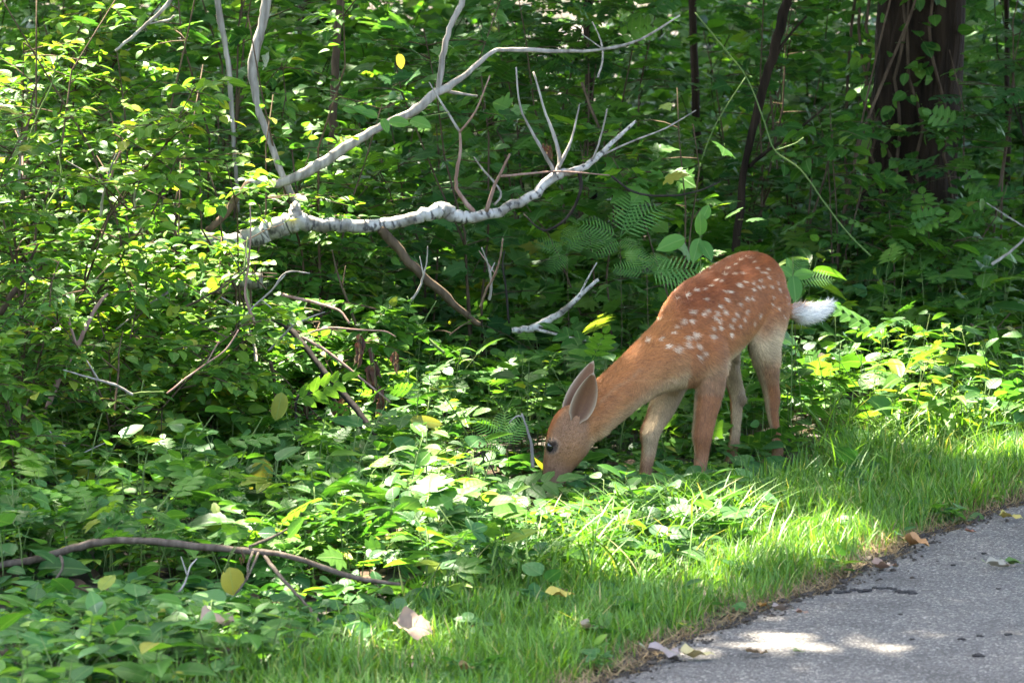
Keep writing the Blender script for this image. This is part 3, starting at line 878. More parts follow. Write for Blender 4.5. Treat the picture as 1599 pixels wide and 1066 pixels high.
# ------------------------------------------------------------------ branches traced from the photograph
def branch_part(name, pts, mat, parent, org, segs=8, wob=0.05, seed=1, per=4):
    P = [W(u, v, y) for u, v, y, _ in pts]; R = [px2m(wd, y) / 2 for u, v, y, wd in pts]
    P, R = smooth_line(P, R, per)
    rg = np.random.default_rng(seed)
    kn = np.convolve(rg.normal(size=len(R) + 8), np.ones(7) / 3.2, 'same')[4:-4] * (.5 if mat == 'birch' else 1)
    R = [r * (1 + .10 * float(k)) * (1.18 if rg.random() < .03 and mat != 'birch' else 1) for r, k in zip(R, kn)]
    P = [p + Vector(rg.normal(size=3) * r * 0.12) for p, r in zip(P, R)]
    v, f, u = tube(P, R, segs, wob * .7, seed)
    me = mesh_np(name, v - np.array(org), f, M[mat], u, np.full(len(v), 0.0))
    return link(name, me, parent)

def dangling(parent, org, u, v, Y, hpx, n=9, spread=8, mat='dried', seed=0):
    """withered leaves hanging in a bunch"""
    rg = np.random.default_rng(seed)
    for i in range(n):
        t = rg.uniform(0, 1)
        p = W(u + rg.normal() * spread, v + t * hpx * 0.55, Y + rg.normal() * 0.02)
        L = px2m(hpx * rg.uniform(0.35, 0.6), Y)
        D = np.array([[rg.normal() * 0.12, rg.normal() * 0.12, -1.0]])
        N = np.array([[rg.normal(), rg.normal(), 0.1]])
        o = link('dried_leaf', CRUMPLE[i % 3], parent)
        Mx = Matrix(frames(D, N)[0].tolist()).to_4x4()
        o.matrix_basis = Matrix.Translation(p - Vector(org)) @ Mx @ Matrix.Scale(L, 4)

CRUMPLE = []
for k in range(3):
    v, f, u = t_ovate(8, 0.17, 0.9, 0.15, 0.7, 0.8, pet=0.1, wave=0.06)
    rgk = np.random.default_rng(k); v = v + rgk.normal(size=v.shape) * 0.025
    CRUMPLE.append(mesh_np('dried_leaf', v, f, M['dried'], u))

def branch_thing(name, label, cat, trunk, twigs=(), mat='birch', part='bough', seg=10, hang=(), group=None, tw_mat=None):
    org = W(trunk[0][0], trunk[0][1], trunk[0][2])
    r = empty(name, org); tag(r, label, cat, group)
    branch_part(part, trunk, mat, r, org, seg, 0.05, abs(hash(label)) % 997 if False else len(label), 5)
    for i, t in enumerate(twigs):
        m = tw_mat or mat
        if isinstance(t, tuple): m, t = t
        branch_part('twig', t, m, r, org, 6, 0.05, i + 3)
    for i, h in enumerate(hang): dangling(r, org, *h, seed=i * 7 + len(label))
    return r

def line(Y, w0, w1, *pts, dY=0.0):
    n = len(pts)
    return [(u, v, Y + dY * i / max(1, n - 1), w0 + (w1 - w0) * i / max(1, n - 1)) for i, (u, v) in enumerate(pts)]

b = 12.8
branch_thing('birch_bough', 'fallen white birch bough with dark bands curving up behind the deer', 'branch',
    [(310, 372, 12.75, 20), (345, 376, b, 26), (372, 379, b, 32), (405, 366, b, 31), (435, 356, b, 31), (462, 346, b, 33), (490, 349, b, 25), (530, 353, b, 23), (590, 351, b + .02, 22), (640, 342, b + .04, 21), (672, 333, b + .05, 22), (692, 329, b + .06, 26), (706, 336, b + .06, 22), (730, 341, b + .08, 20), (780, 329, b + .1, 18), (830, 306, b + .12, 16), (865, 277, b + .14, 15), (905, 264, b + .16, 12), (930, 248, b + .18, 10), (962, 217, b + .2, 7), (993, 189, b + .22, 4)],
    twigs=[line(b, 22, 20, (462, 346), (461, 333), (459, 323)),
           line(b + .14, 8, 3, (868, 272), (874, 250), (866, 215), (853, 180), (833, 112), dY=.1),
           line(b + .14, 7, 3, (868, 272), (850, 240), (830, 205), (812, 165), (806, 105), dY=-.1),
           line(b + .14, 6, 2, (872, 262), (888, 230), (896, 205), (905, 163), dY=.1),
           line(b + .18, 4, 2, (932, 246), (985, 222), (1040, 200), (1087, 172), dY=.15),
           line(b + .17, 4, 2, (925, 250), (938, 215), (948, 170), dY=-.05),
           ('redtwig', line(b + .1, 8, 4, (742, 334), (716, 300), (712, 280), (719, 235), (718, 205), dY=-.05)),
           ('greytwig', line(b + .05, 5, 2, (718, 206), (692, 165), (670, 128))),
           ('redtwig', line(b + .05, 4, 2, (718, 206), (742, 175), (765, 118), dY=-.1)),
           ('redtwig', line(b + .08, 7, 3, (760, 330), (772, 290), (782, 270), (796, 241), dY=-.1)),
           ('redtwig', line(b + .05, 4, 2, (778, 276), (830, 271), (880, 268), (952, 274), dY=.1)),
           ('greytwig', line(b + .1, 4, 2, (772, 320), (782, 300), (752, 262), (740, 245), dY=.05)),
           ('twig', line(b, 16, 9, (592, 356), (618, 384), (648, 418), (690, 458), (722, 486), (748, 508), dY=.1)),
           ('darktwig', line(b + .16, 6, 3, (905, 272), (906, 300), (885, 340), (850, 360), (818, 335), dY=.1))],
    hang=[(856, 222, b + .1, 40, 8, 4), (375, 385, b - .03, 34, 10, 7)], tw_mat='greytwig')
branch_thing('grey_limb', 'smooth grey limb rising diagonally above the white birch bough', 'branch',
    [(385, 286, 13.0, 17), (410, 284, 13.0, 16), (440, 285, 13.0, 15), (490, 263, 13.0, 16), (540, 230, 13.02, 16), (590, 200, 13.04, 13), (640, 176, 13.06, 13), (684, 144, 13.08, 13), (722, 121, 13.1, 9), (768, 82, 13.14, 8), (800, 78, 13.16, 7), (870, 80, 13.2, 6), (935, 78, 13.24, 5), (1000, 62, 13.3, 4), (1062, 24, 13.3, 3)],
    twigs=[line(13.08, 10, 9, (684, 146), (690, 100), (697, 62), (708, 30), (720, 8), (726, -30)),
           ('twig', line(13.0, 15, 10, (390, 286), (372, 305), (352, 335), (322, 360), dY=-.1)),
           line(13.1, 7, 3, (690, 140), (716, 146), (745, 150), dY=.1)],
    mat='greytwig', part='limb', hang=[])
branch_thing('grey_pole', 'tall slender grey dead stem standing behind the left end of the birch bough', 'stem',
    [(463, 318, 13.1, 9), (436, 262, 13.12, 10), (416, 205, 13.14, 11), (400, 155, 13.16, 12), (395, 98, 13.18, 15), (407, 50, 13.2, 14), (416, 5, 13.2, 17), (424, -60, 13.2, 17)], mat='greytwig', part='pole')
branch_thing('grey_sapling_stem', 'thin grey upright stem among sunlit leaves', 'stem',
    [(372, 330, 13.5, 6), (364, 200, 13.5, 7), (357, 105, 13.5, 8), (350, 60, 13.5, 9), (338, -10, 13.5, 10), (332, -60, 13.5, 10)], mat='greytwig', part='stem')
branch_thing('bare_branch', 'short bare pale branch slanting through leaves above the thicket', 'branch',
    line(13.2, 4, 9, (180, 80), (222, 44), (262, 6), (285, -40)), [line(13.2, 3, 4, (228, 38), (262, 32), (272, 25))], mat='greytwig')
branch_thing('dead_stick', 'long grey brown dead stick lying over leaves beside the mown grass', 'branch',
    [(-60, 895, 9.5, 8), (0, 882, 9.48, 10), (60, 872, 9.45, 12), (115, 855, 9.42, 12), (170, 845, 9.4, 12), (230, 843, 9.35, 12), (310, 853, 9.3, 12), (395, 860, 9.25, 11), (460, 870, 9.2, 9), (540, 898, 9.18, 8), (600, 909, 9.15, 6), (626, 912, 9.15, 4)],
    [line(9.24, 8, 3, (411, 864), (435, 896), (462, 926), (488, 955), (506, 982), (528, 1014), dY=-.45), line(9.25, 6, 2, (396, 860), (388, 880), (384, 905), (352, 946), dY=-.2), line(9.24, 5, 2, (404, 862), (394, 885), (386, 905), dY=-.15), line(9.25, 5, 3, (390, 853), (425, 838), (470, 815), dY=.3), line(9.4, 6, 3, (95, 868), (98, 885), (86, 905), dY=-.1)],
    mat='stick', part='stick', hang=[(378, 855, 9.24, 28, 4, 4)])
branch_thing('dark_dead_branch', 'dark mossy dead branch slanting down into undergrowth below the birch bough', 'branch',
    [(405, 488, 12.0, 7), (432, 500, 11.95, 9), (458, 520, 11.9, 11), (500, 572, 11.8, 10), (548, 628, 11.7, 10), (590, 682, 11.6, 9), (622, 725, 11.5, 7)],
    [('redtwig', line(11.9, 6, 3, (460, 520), (505, 545), (545, 575), (610, 628), dY=-.1)),
     line(11.8, 7, 4, (503, 576), (500, 598), (488, 613), (465, 619), (462, 645), (466, 683), dY=-.1),
     line(11.8, 7, 4, (505, 590), (525, 630), (560, 665), (592, 700), dY=-.1),
     ('redtwig', line(12.0, 5, 3, (440, 460), (500, 475), (530, 485), (546, 505), dY=-.1)),
     ('redtwig', line(11.9, 4, 2, (478, 522), (515, 512), (560, 515), (600, 517), (618, 526), dY=-.1))],
    mat='darktwig', hang=[(561, 515, 11.85, 60, 6, 4), (580, 540, 11.85, 70, 9, 4), (540, 620, 11.75, 70, 8, 6), (472, 590, 11.9, 70, 8, 5), (618, 540, 11.9, 50, 5, 3), (592, 590, 11.85, 60, 7, 5)])
branch_thing('dark_leaning_branch', 'dark leaning branch rising at the edge of the left thicket', 'branch',
    [(112, 815, 10.9, 11), (85, 768, 10.9, 11), (45, 708, 10.95, 10), (5, 640, 11.0, 9), (-40, 570, 11.0, 8)], [line(10.9, 5, 3, (75, 750), (60, 700), (40, 680))], mat='darktwig')
branch_thing('brown_leaning_stem', 'thin reddish brown stem leaning out of the left thicket', 'stem',
    [(72, 640, 11.4, 8), (98, 580, 11.4, 8), (125, 530, 11.4, 7), (150, 480, 11.4, 6), (168, 458, 11.4, 4)], [line(11.4, 5, 3, (120, 540), (108, 500), (112, 470))], mat='redtwig', part='stem')
branch_thing('forked_bare_twig', 'forked bare brown twigs poking out of the left thicket', 'branch',
    [(0, 490, 11.8, 9), (30, 445, 11.8, 8), (60, 420, 11.8, 7), (95, 405, 11.8, 4)], [line(11.8, 6, 3, (22, 455), (45, 410), (60, 380)), line(11.8, 4, 2, (50, 428), (75, 435), (110, 430))], mat='twig')
branch_thing('pale_thin_twig', 'pale thin bent twig crossing shaded leaves below the broken birch end', 'branch',
    line(11.9, 2.5, 5, (180, 515), (225, 480), (250, 465), (268, 452)), [line(11.9, 3, 2, (248, 466), (262, 474), (276, 482))], mat='greytwig')
branch_thing('fallen_white_branch', 'thin white fallen branch lying low in leaves just behind the deer', 'branch',
    [(800, 516, 13.0, 10), (832, 512, 13.0, 12), (862, 497, 13.0, 11), (890, 476, 13.0, 9), (912, 456, 13.0, 7), (934, 436, 13.0, 5)], [line(13.0, 6, 3, (830, 512), (880, 525), (940, 536), dY=-.1), line(13.0, 4, 2, (905, 462), (915, 440), (932, 410))], mat='birch')
branch_thing('curved_dead_twig', 'dark curved dead twig sagging under the tip of the birch bough', 'branch',
    line(13.1, 5, 2, (955, 275), (990, 300), (1040, 306), (1085, 300), (1125, 284)), [line(13.1, 4, 2, (795, 505), (790, 450), (785, 415), (788, 390))], mat='darktwig')
branch_thing('bent_dry_twig', 'dry bent pale twig standing upright beside the head of the deer', 'branch',
    line(11.6, 5, 3, (832, 730), (830, 695), (820, 660), (815, 645)), [line(11.6, 3, 2, (818, 650), (806, 650), (795, 660))], mat='greytwig')
branch_thing('black_forked_twig', 'blackened forked twig sticking out of leaves left of the deer head', 'branch',
    line(11.2, 6, 3, (664, 731), (705, 727), (735, 716), (755, 704)), [line(11.2, 5, 2, (700, 745), (722, 715), (747, 680)), line(11.15, 3, 2, (748, 690), (765, 725), (785, 765)), line(11.15, 3, 2, (750, 700), (757, 730), (758, 755))], mat='darktwig', hang=[(735, 725, 11.15, 36, 6, 5), (748, 683, 11.15, 26, 4, 4)])
branch_thing('leaning_brown_trunk', 'slim brown leaning trunk in deep shade behind the deer', 'trunk',
    [(1142, 430, 15.5, 13), (1152, 360, 15.5, 13), (1165, 250, 15.5, 13), (1190, 140, 15.5, 14), (1207, 85, 15.5, 14), (1224, 20, 15.5, 15), (1240, -50, 15.5, 15)], [line(15.5, 7, 3, (1168, 262), (1200, 235), (1250, 200), (1290, 165)), line(15.5, 6, 3, (1190, 140), (1222, 70), (1260, 25))], mat='bark', part='trunk')
branch_thing('vine_stem', 'thin pale vine stems leaning up against the big dark trunk', 'vine',
    line(16.0, 6, 4, (1300, 470), (1318, 330), (1345, 215), (1380, 125), (1425, 15), (1440, -40)), [line(16, 4, 3, (1240, 440), (1255, 380), (1290, 270), (1300, 200)), line(16, 3, 2, (1240, 440), (1262, 340), (1270, 220)), line(16, 3, 3, (1330, 270), (1352, 160), (1375, 60), (1395, -20))], mat='twig', part='stem')
branch_thing('green_vine', 'long thin green vine stem slanting down past the big dark trunk', 'vine',
    line(14.2, 2, 2.6, (1085, 20), (1130, 75), (1165, 120), (1190, 180), (1210, 235), (1250, 265), (1290, 320), (1325, 365), (1360, 400)), [line(14.2, 2, 2, (1210, 235), (1240, 225), (1255, 215)), line(14.2, 2, 2, (1165, 120), (1120, 190), (1095, 250))], mat='stem', part='stem')
branch_thing('dark_slender_trunk', 'slender dark upright trunk in the shaded wood above the grey limb', 'trunk',
    line(14.5, 13, 12, (516, 330), (519, 240), (521, 150), (526, 60), (540, -40)), [], mat='twig', part='trunk')
branch_thing('rotting_log', 'mossy pale rotting log half hidden under the broken birch end', 'log',
    [(230, 462, 12.6, 26), (300, 450, 12.6, 30), (350, 440, 12.6, 30), (408, 437, 12.6, 26)], [], mat='birch', part='log')

# ------------------------------------------------------------------ trees of the wood: the gaps in their crowns let the sun patches through
S_ = np.array(SUN)
E1 = unit(np.cross(S_, [0, 0, 1.0])); E2 = np.cross(S_, E1)
# sunlit places (centre, half widths across and along the light)
def gp(u, v, z): return np.array(G(u, v, z))
PATCH = []
GROW = 1.0
def patch(c, a, b_): PATCH.append((np.array(c), a * GROW, b_ * GROW))
GROW = 1.45
for u, v, a, b_ in ((690, 800, .17, .17), (780, 800, .22, .22), (880, 815, .2, .2), (970, 830, .2, .2), (1060, 815, .2, .2), (1150, 805, .18, .2), (1240, 790, .14, .16)): patch(gp(u, v, .1), a, b_)
for u, v, a, b_ in ((1290, 600, .2, .2), (1390, 590, .25, .22), (1490, 625, .22, .2), (1580, 640, .3, .2), (1680, 640, .3, .25)): patch(gp(u, v, .15), a, b_)
GROW = 1.65
for u, v, Y, a, b_ in ((220, 270, 12.4, .22, .25), (290, 200, 12.5, .24, .24), (330, 310, 12.4, .24, .24), (400, 230, 12.7, .18, .2), (420, 120, 13.0, .18, .2), (250, 120, 12.7, .2, .2), (60, 90, 12.8, .22, .2), (30, 20, 13.2, .22, .2), (240, 370, 12.2, .15, .15), (560, 290, 13.0, .1, .12), (650, 335, 12.84, .06, .06), (880, 268, 12.95, .06, .06), (600, 190, 13.0, .10, .1), (130, 450, 12.0, .12, .12), (310, 430, 12.2, .13, .13)):
    patch(np.array(W(u, v, Y)), a, b_)
GROW = 1.3
for u, v, Y, a in ((150, 180, 12.5, .18), (110, 320, 12.2, .16), (480, 70, 13.2, .16), (350, 60, 13.0, .16), (500, 170, 13.1, .15), (160, 60, 12.8, .18), (470, 320, 12.9, .12), (380, 390, 12.5, .14)): patch(np.array(W(u, v, Y)), a, a)
for u, v, a in ((720, 770, .14), (820, 765, .14), (930, 790, .14), (1540, 670, .16), (1620, 680, .18), (1450, 650, .14)): patch(gp(u, v, .1), a, a)
GROW = 1.15
for u, v, a in ((1110, 1016, .05), (1160, 1010, .06), (1220, 1005, .065), (1290, 1006, .06), (1360, 1008, .05), (1430, 1022, .03), (1290, 862, .04)): patch(gp(u, v, .02), a, a * .9)
GROW = 1.3
for u, v, a in ((480, 805, .16), (400, 815, .10), (560, 800, .14), (620, 880, .08), (240, 700, .08), (420, 640, .07), (600, 640, .09), (560, 560, .08), (760, 650, .1), (800, 600, .1), (700, 690, .07), (110, 560, .1), (40, 470, .12), (1480, 440, .1), (1330, 470, .07), (300, 900, .05), (130, 1040, .07)): patch(gp(u, v, .2), a, a)
patch(np.array(W(1275, 480, 12.18)), .05, .04); patch(np.array(W(950, 605, 11.5)), .03, .03)

def lit_mask(P, rg, grow=1.0):
    m = np.zeros(len(P), bool)
    for c, a, b_ in PATCH:
        d = P - c
        x = d @ E1 / (a * 1.2 + .06); y = d @ E2 / (b_ * 1.2 + .06)
        m |= (x * x + y * y) < grow
    return m

def sun_gap(P, rg, p=.96):
    """growth standing between the sun and a sunlit place is thinned"""
    m = np.zeros(len(P), bool)
    for c, a, b_ in PATCH:
        d = P - c
        x = d @ E1 / (a + .04); y = d @ E2 / (b_ + .04)
        m |= ((x * x + y * y) < 1) & (d @ S_ > .16)
    return m & (rg.random(len(P)) < p)

TREES = [(1.84, 17.0, .225, 'big dark rough trunk draped with vines in the shade right of the deer'),
         (-6.2, 15.0, .22, 'dark trunked canopy tree standing left of the sunlit thicket'),
         (-4.9, 21.0, .2, 'dark trunked canopy tree standing behind the left thicket'),
         (-7.6, 9.5, .2, 'dark trunked canopy tree overhanging the mown grass'),
         (-1.4, 28.5, .2, 'dark trunked canopy tree deep in the wood behind the birch bough'),
         (4.9, 27.0, .24, 'dark trunked canopy tree deep in the wood beyond the big vine covered trunk'),
         (7.2, 15.5, .22, 'dark trunked canopy tree on the far side of the path')]

def canopy():
    rg = np.random.default_rng(21)
    def field(x0, x1, y0, y1, lai, size, z0, z1):
        area = (x1 - x0) * (y1 - y0)
        n = int(area * lai / (0.36 * size * size))
        nc = max(1, n // 14)
        cx = rg.uniform(x0, x1, nc); cyy = rg.uniform(y0, y1, nc); cz = rg.uniform(z0, z1, nc)
        P = np.stack([cx, cyy, np.zeros(nc)], -1) + S_[None] * (cz / S_[2])[:, None]
        P = np.repeat(P, 14, 0) + rg.normal(size=(nc * 14, 3)) * np.array([.22, .22, .16])
        return P, np.full(len(P), size)
    a, sa = field(-4.5, 4.5, 6.5, 19, 3.4, .15, 5.0, 8.5)
    b2, sb = field(-8, 10, 19, 40, 2.4, .24, 5.5, 10)
    e2, se2 = field(.2, 3.6, 6.8, 10.2, 2.2, .15, 5.0, 8.0)  # extra unseen leaves, added to cut stray sun flecks on the path
    f2, sf2 = field(.3, 6, 14.5, 22, 2.6, .2, 5.0, 8.5)  # extra unseen leaves, added to darken the wood on the right
    c2, sc2 = field(-9, -4.5, 6.5, 19, 2.5, .2, 5.0, 9)
    d2, sd2 = field(4.5, 10, 8, 19, 2.0, .22, 5.0, 9)
    def slab(x0, x1, y0, y1, z0, z1, lai, size):
        n = int((x1 - x0) * (y1 - y0) * lai / (0.36 * size * size)); nc = max(1, n // 12)
        c = np.stack([rg.uniform(x0, x1, nc), rg.uniform(y0, y1, nc), rg.uniform(z0, z1, nc)], -1)
        p = np.repeat(c, 12, 0) + rg.normal(size=(nc * 12, 3)) * np.array([.2, .2, .1])
        return p, np.full(len(p), size)
    g2, sg2 = slab(-.6, 6.5, 14.2, 18.5, 2.5, 4.6, 4.2, .17)  # low foliage above the view, added to block skylight from the background
    h2, sh2 = slab(.9, 5.5, 13.0, 14.2, 2.6, 4.4, 3.0, .17); g2 = np.concatenate([g2, h2]); sg2 = np.concatenate([sg2, sh2])  # second unseen slab, added to deepen the shade behind the deer
    P = np.concatenate([a, b2, c2, d2, e2, f2, g2]); sf2 = np.concatenate([sf2, sg2])
    P = np.concatenate([a, b2, c2, d2, e2, f2, g2]); S = np.concatenate([sa, sb, sc2, sd2, se2, sf2]) * rg.uniform(.75, 1.25, len(P))
    keep = ~lit_mask(P, rg) | (rg.random(len(P)) < 0.03)
    P, S = P[keep], S[keep]
    txy = np.array([t[:2] for t in TREES])
    own = np.argmin(((P[:, None, :2] - txy[None]) ** 2).sum(-1), 1)
    for i, (tx, ty, tr, lab) in enumerate(TREES):
        org = (tx, ty, 0)
        r = empty('canopy_tree' if i else 'big_tree', org); tag(r, lab, 'tree', 'canopy trees of the wood' if i else None)
        hgt = 11.0
        n = 14
        zz = np.linspace(-0.1, hgt, n)
        pp = [(tx + .12 * math.sin(z * .7 + i), ty + .1 * math.cos(z * .9 + i), z) for z in zz]
        rr = [tr * (1.25 if z < 0.2 else 1) * (1 - 0.07 * z) for z in zz]
        sp, sr = smooth_line(pp, rr, 4)
        v, f, u = tube(sp, sr, 22, 0.06, i)
        tk = link('trunk', mesh_np('trunk', v - np.array(org), f, M['bark'], u), r)
        mine = P[own == i]
        if len(mine) == 0: continue
        ac = Acc()
        for k in range(16):
            q = mine[rg.integers(len(mine))]
            z0 = rg.uniform(3.6, 8)
            s0 = np.array([tx + .12 * math.sin(z0 * .7 + i), ty + .1 * math.cos(z0 * .9 + i), z0])
            md = (s0 + q) / 2 + np.array([0, 0, .5])
            lp, lr = smooth_line([s0, md, q], [.07, .05, .012], 5)
            if lit_mask(np.array([tuple(x) for x in lp]), rg).any(): continue
            v, f, u = tube(lp, lr, 6, .05, k); ac.add(v, f, u)
        if ac.n: tag(ac.build('limbs', M['bark'], r, org), kind='stuff')
        D = rg.normal(size=(len(mine), 3)) * np.array([1, 1, .35])
        ac = Acc(); ac.inst(T_FAR, mine, frames_from(D, .45, rg), S[own == i] * 1.1, rg.random(len(mine)))
        tag(ac.build('crown', M['leaf_far'], r, org), kind='stuff')
canopy()
#VEG
# ------------------------------------------------------------------ undergrowth
def in_deer(x, y, pad=0.0):
    d = Vector((x, y, 0)) - DO
    a = d.dot(DF); b_ = d.dot(DL)
    if abs(a) < 0.36 + pad and abs(b_) < 0.13 + pad: return True
    h = W(885, 700, HEADY); return (Vector((x - h.x, y - h.y)).length < 0.10 + pad)

def cap_height(x, y):
    """how tall a plant may stand before it would hide the deer as it does not in the photograph"""
    u, vg = px((x, y, 0))
    if y < 12.0 and 750 < u < 1300:
        vt = (778 if u > 800 else 752) if u < 935 else (742 if u < 1180 else 752)
        return max(0.0, (vg - vt) / FPX * y)
    if y < 9.45 and u < 660:
        return max(0.05, (vg - np.interp(u, [0, 120, 230, 400, 560, 660], [905, 885, 885, 900, 935, 940])) / FPX * y - .055)
    return 9.0

def place(n, xr, yr, rg, ok=None):
    out = []
    k = 0
    while len(out) < n and k < n * 40:
        k += 1
        x = rg.uniform(*xr); y = rg.uniform(*yr)
        if x > edge_np(np.array(y)) - 0.05: continue
        if ok and not ok(x, y): continue
        out.append((x, y))
    return out

LEAF_ME = {}
for k, T in TEMPL.items():
    LEAF_ME[k] = mesh_np('leaf', T[0], T[1], M[KIND_MAT[k]], T[2])
MARKS = [(0, 882, 'the butt of the dead stick'), (170, 905, 'the hidden middle of the dead stick'), (310, 915, 'the fork of the dead stick'), (430, 930, 'the side shoots of the dead stick'), (528, 1014, 'the tip of the dead stick shoot'), (625, 945, 'the thin end of the dead stick'), (340, 990, 'the pale withered leaf under the stick'), (645, 1000, 'the pale withered leaf in the grass'), (120, 1040, 'the lower corner of undergrowth'),
         (400, 830, 'the hanging yellowing leaves'), (560, 820, 'the sunlit leaves left of the deer'), (700, 790, 'the sunniest leaves by the deer muzzle'), (860, 790, 'the muzzle of the deer'), (960, 820, 'the sunlit grass below the deer chest'), (790, 850, 'the turf edge below the deer head'), (770, 735, 'the black forked twig'), (620, 735, 'the foot of the dark dead branch'), (470, 720, 'the middle of the dark dead branch'), (110, 815, 'the dark leaning branch'), (250, 760, 'the foot of the left thicket'), (350, 690, 'the shaded hollow by the thicket'), (70, 700, 'the brown leaning stem'),
         (790, 650, 'the low stiff fern'), (690, 620, 'the dangling withered leaves'), (880, 600, 'the ears of the deer'), (950, 560, 'the neck of the deer'), (760, 580, 'the end of the sagging brown branch'), (860, 555, 'the fallen white branch'), (600, 600, 'the shaded gap under the birch bough'), (1020, 620, 'the chest of the deer'), (1060, 580, 'the flank of the deer'),
         (1270, 620, 'the hind legs of the deer'), (1293, 600, 'the pinkish dead leaf'), (1390, 640, 'the sunlit clump right of the deer'), (1500, 620, 'the sunlit turf edge'), (1580, 600, 'the bright far turf'), (1320, 530, 'the raised tail of the deer'), (1430, 550, 'the dark undergrowth by the turf'), (1550, 530, 'the shaded far turf')]
_marks = [(G(u, v), t) for u, v, t in MARKS]
def near(x, y): return min(_marks, key=lambda m: (m[0].x - x) ** 2 + (m[0].y - y) ** 2)[1]
LOOK = {'ovate': 'oval leaved', 'heart': 'blue green broad leaved', 'serrate': 'toothed leaved', 'lance': 'bright narrow leaved', 'maple': 'maple leaved', 'creeper': 'five fingered bright leaved', 'trefoil': 'three leaflet', 'pinnate': 'feather leaved', 'weed': 'tiny leaved'}

def plant_thing(kind, x, y, h, rg, where):
    org = Vector((x, y, float(ground_z(np.array(x), np.array(y)))))
    r = empty('seedling', org)
    nm = near(x, y); sz = 'low' if h < .14 else ('tall' if h > .25 else 'mid height')
    tag(r, f'{sz} {LOOK[kind]} seedling by {nm}', 'plant', f'{sz} {LOOK[kind]} seedlings by {nm}')
    sp, P, F3, S = plant_local(kind, h, rg)
    if y < 10.4: S = S * rg.uniform(.8, 1.35)
    a, b_ = smooth_line(sp, [0.0028, 0.0024, 0.002, 0.0012], 3)
    v, f, u = tube(a, b_, 4)
    link('stem', mesh_np('stem', v, f, M['stem'], u), r)
    for p, m, s in zip(P, F3, S):
        o = link('leaf', LEAF_ME[kind], r)
        o.matrix_basis = Matrix.Translation(p) @ Matrix(m.tolist()).to_4x4() @ Matrix.Scale(float(s), 4)
    return r

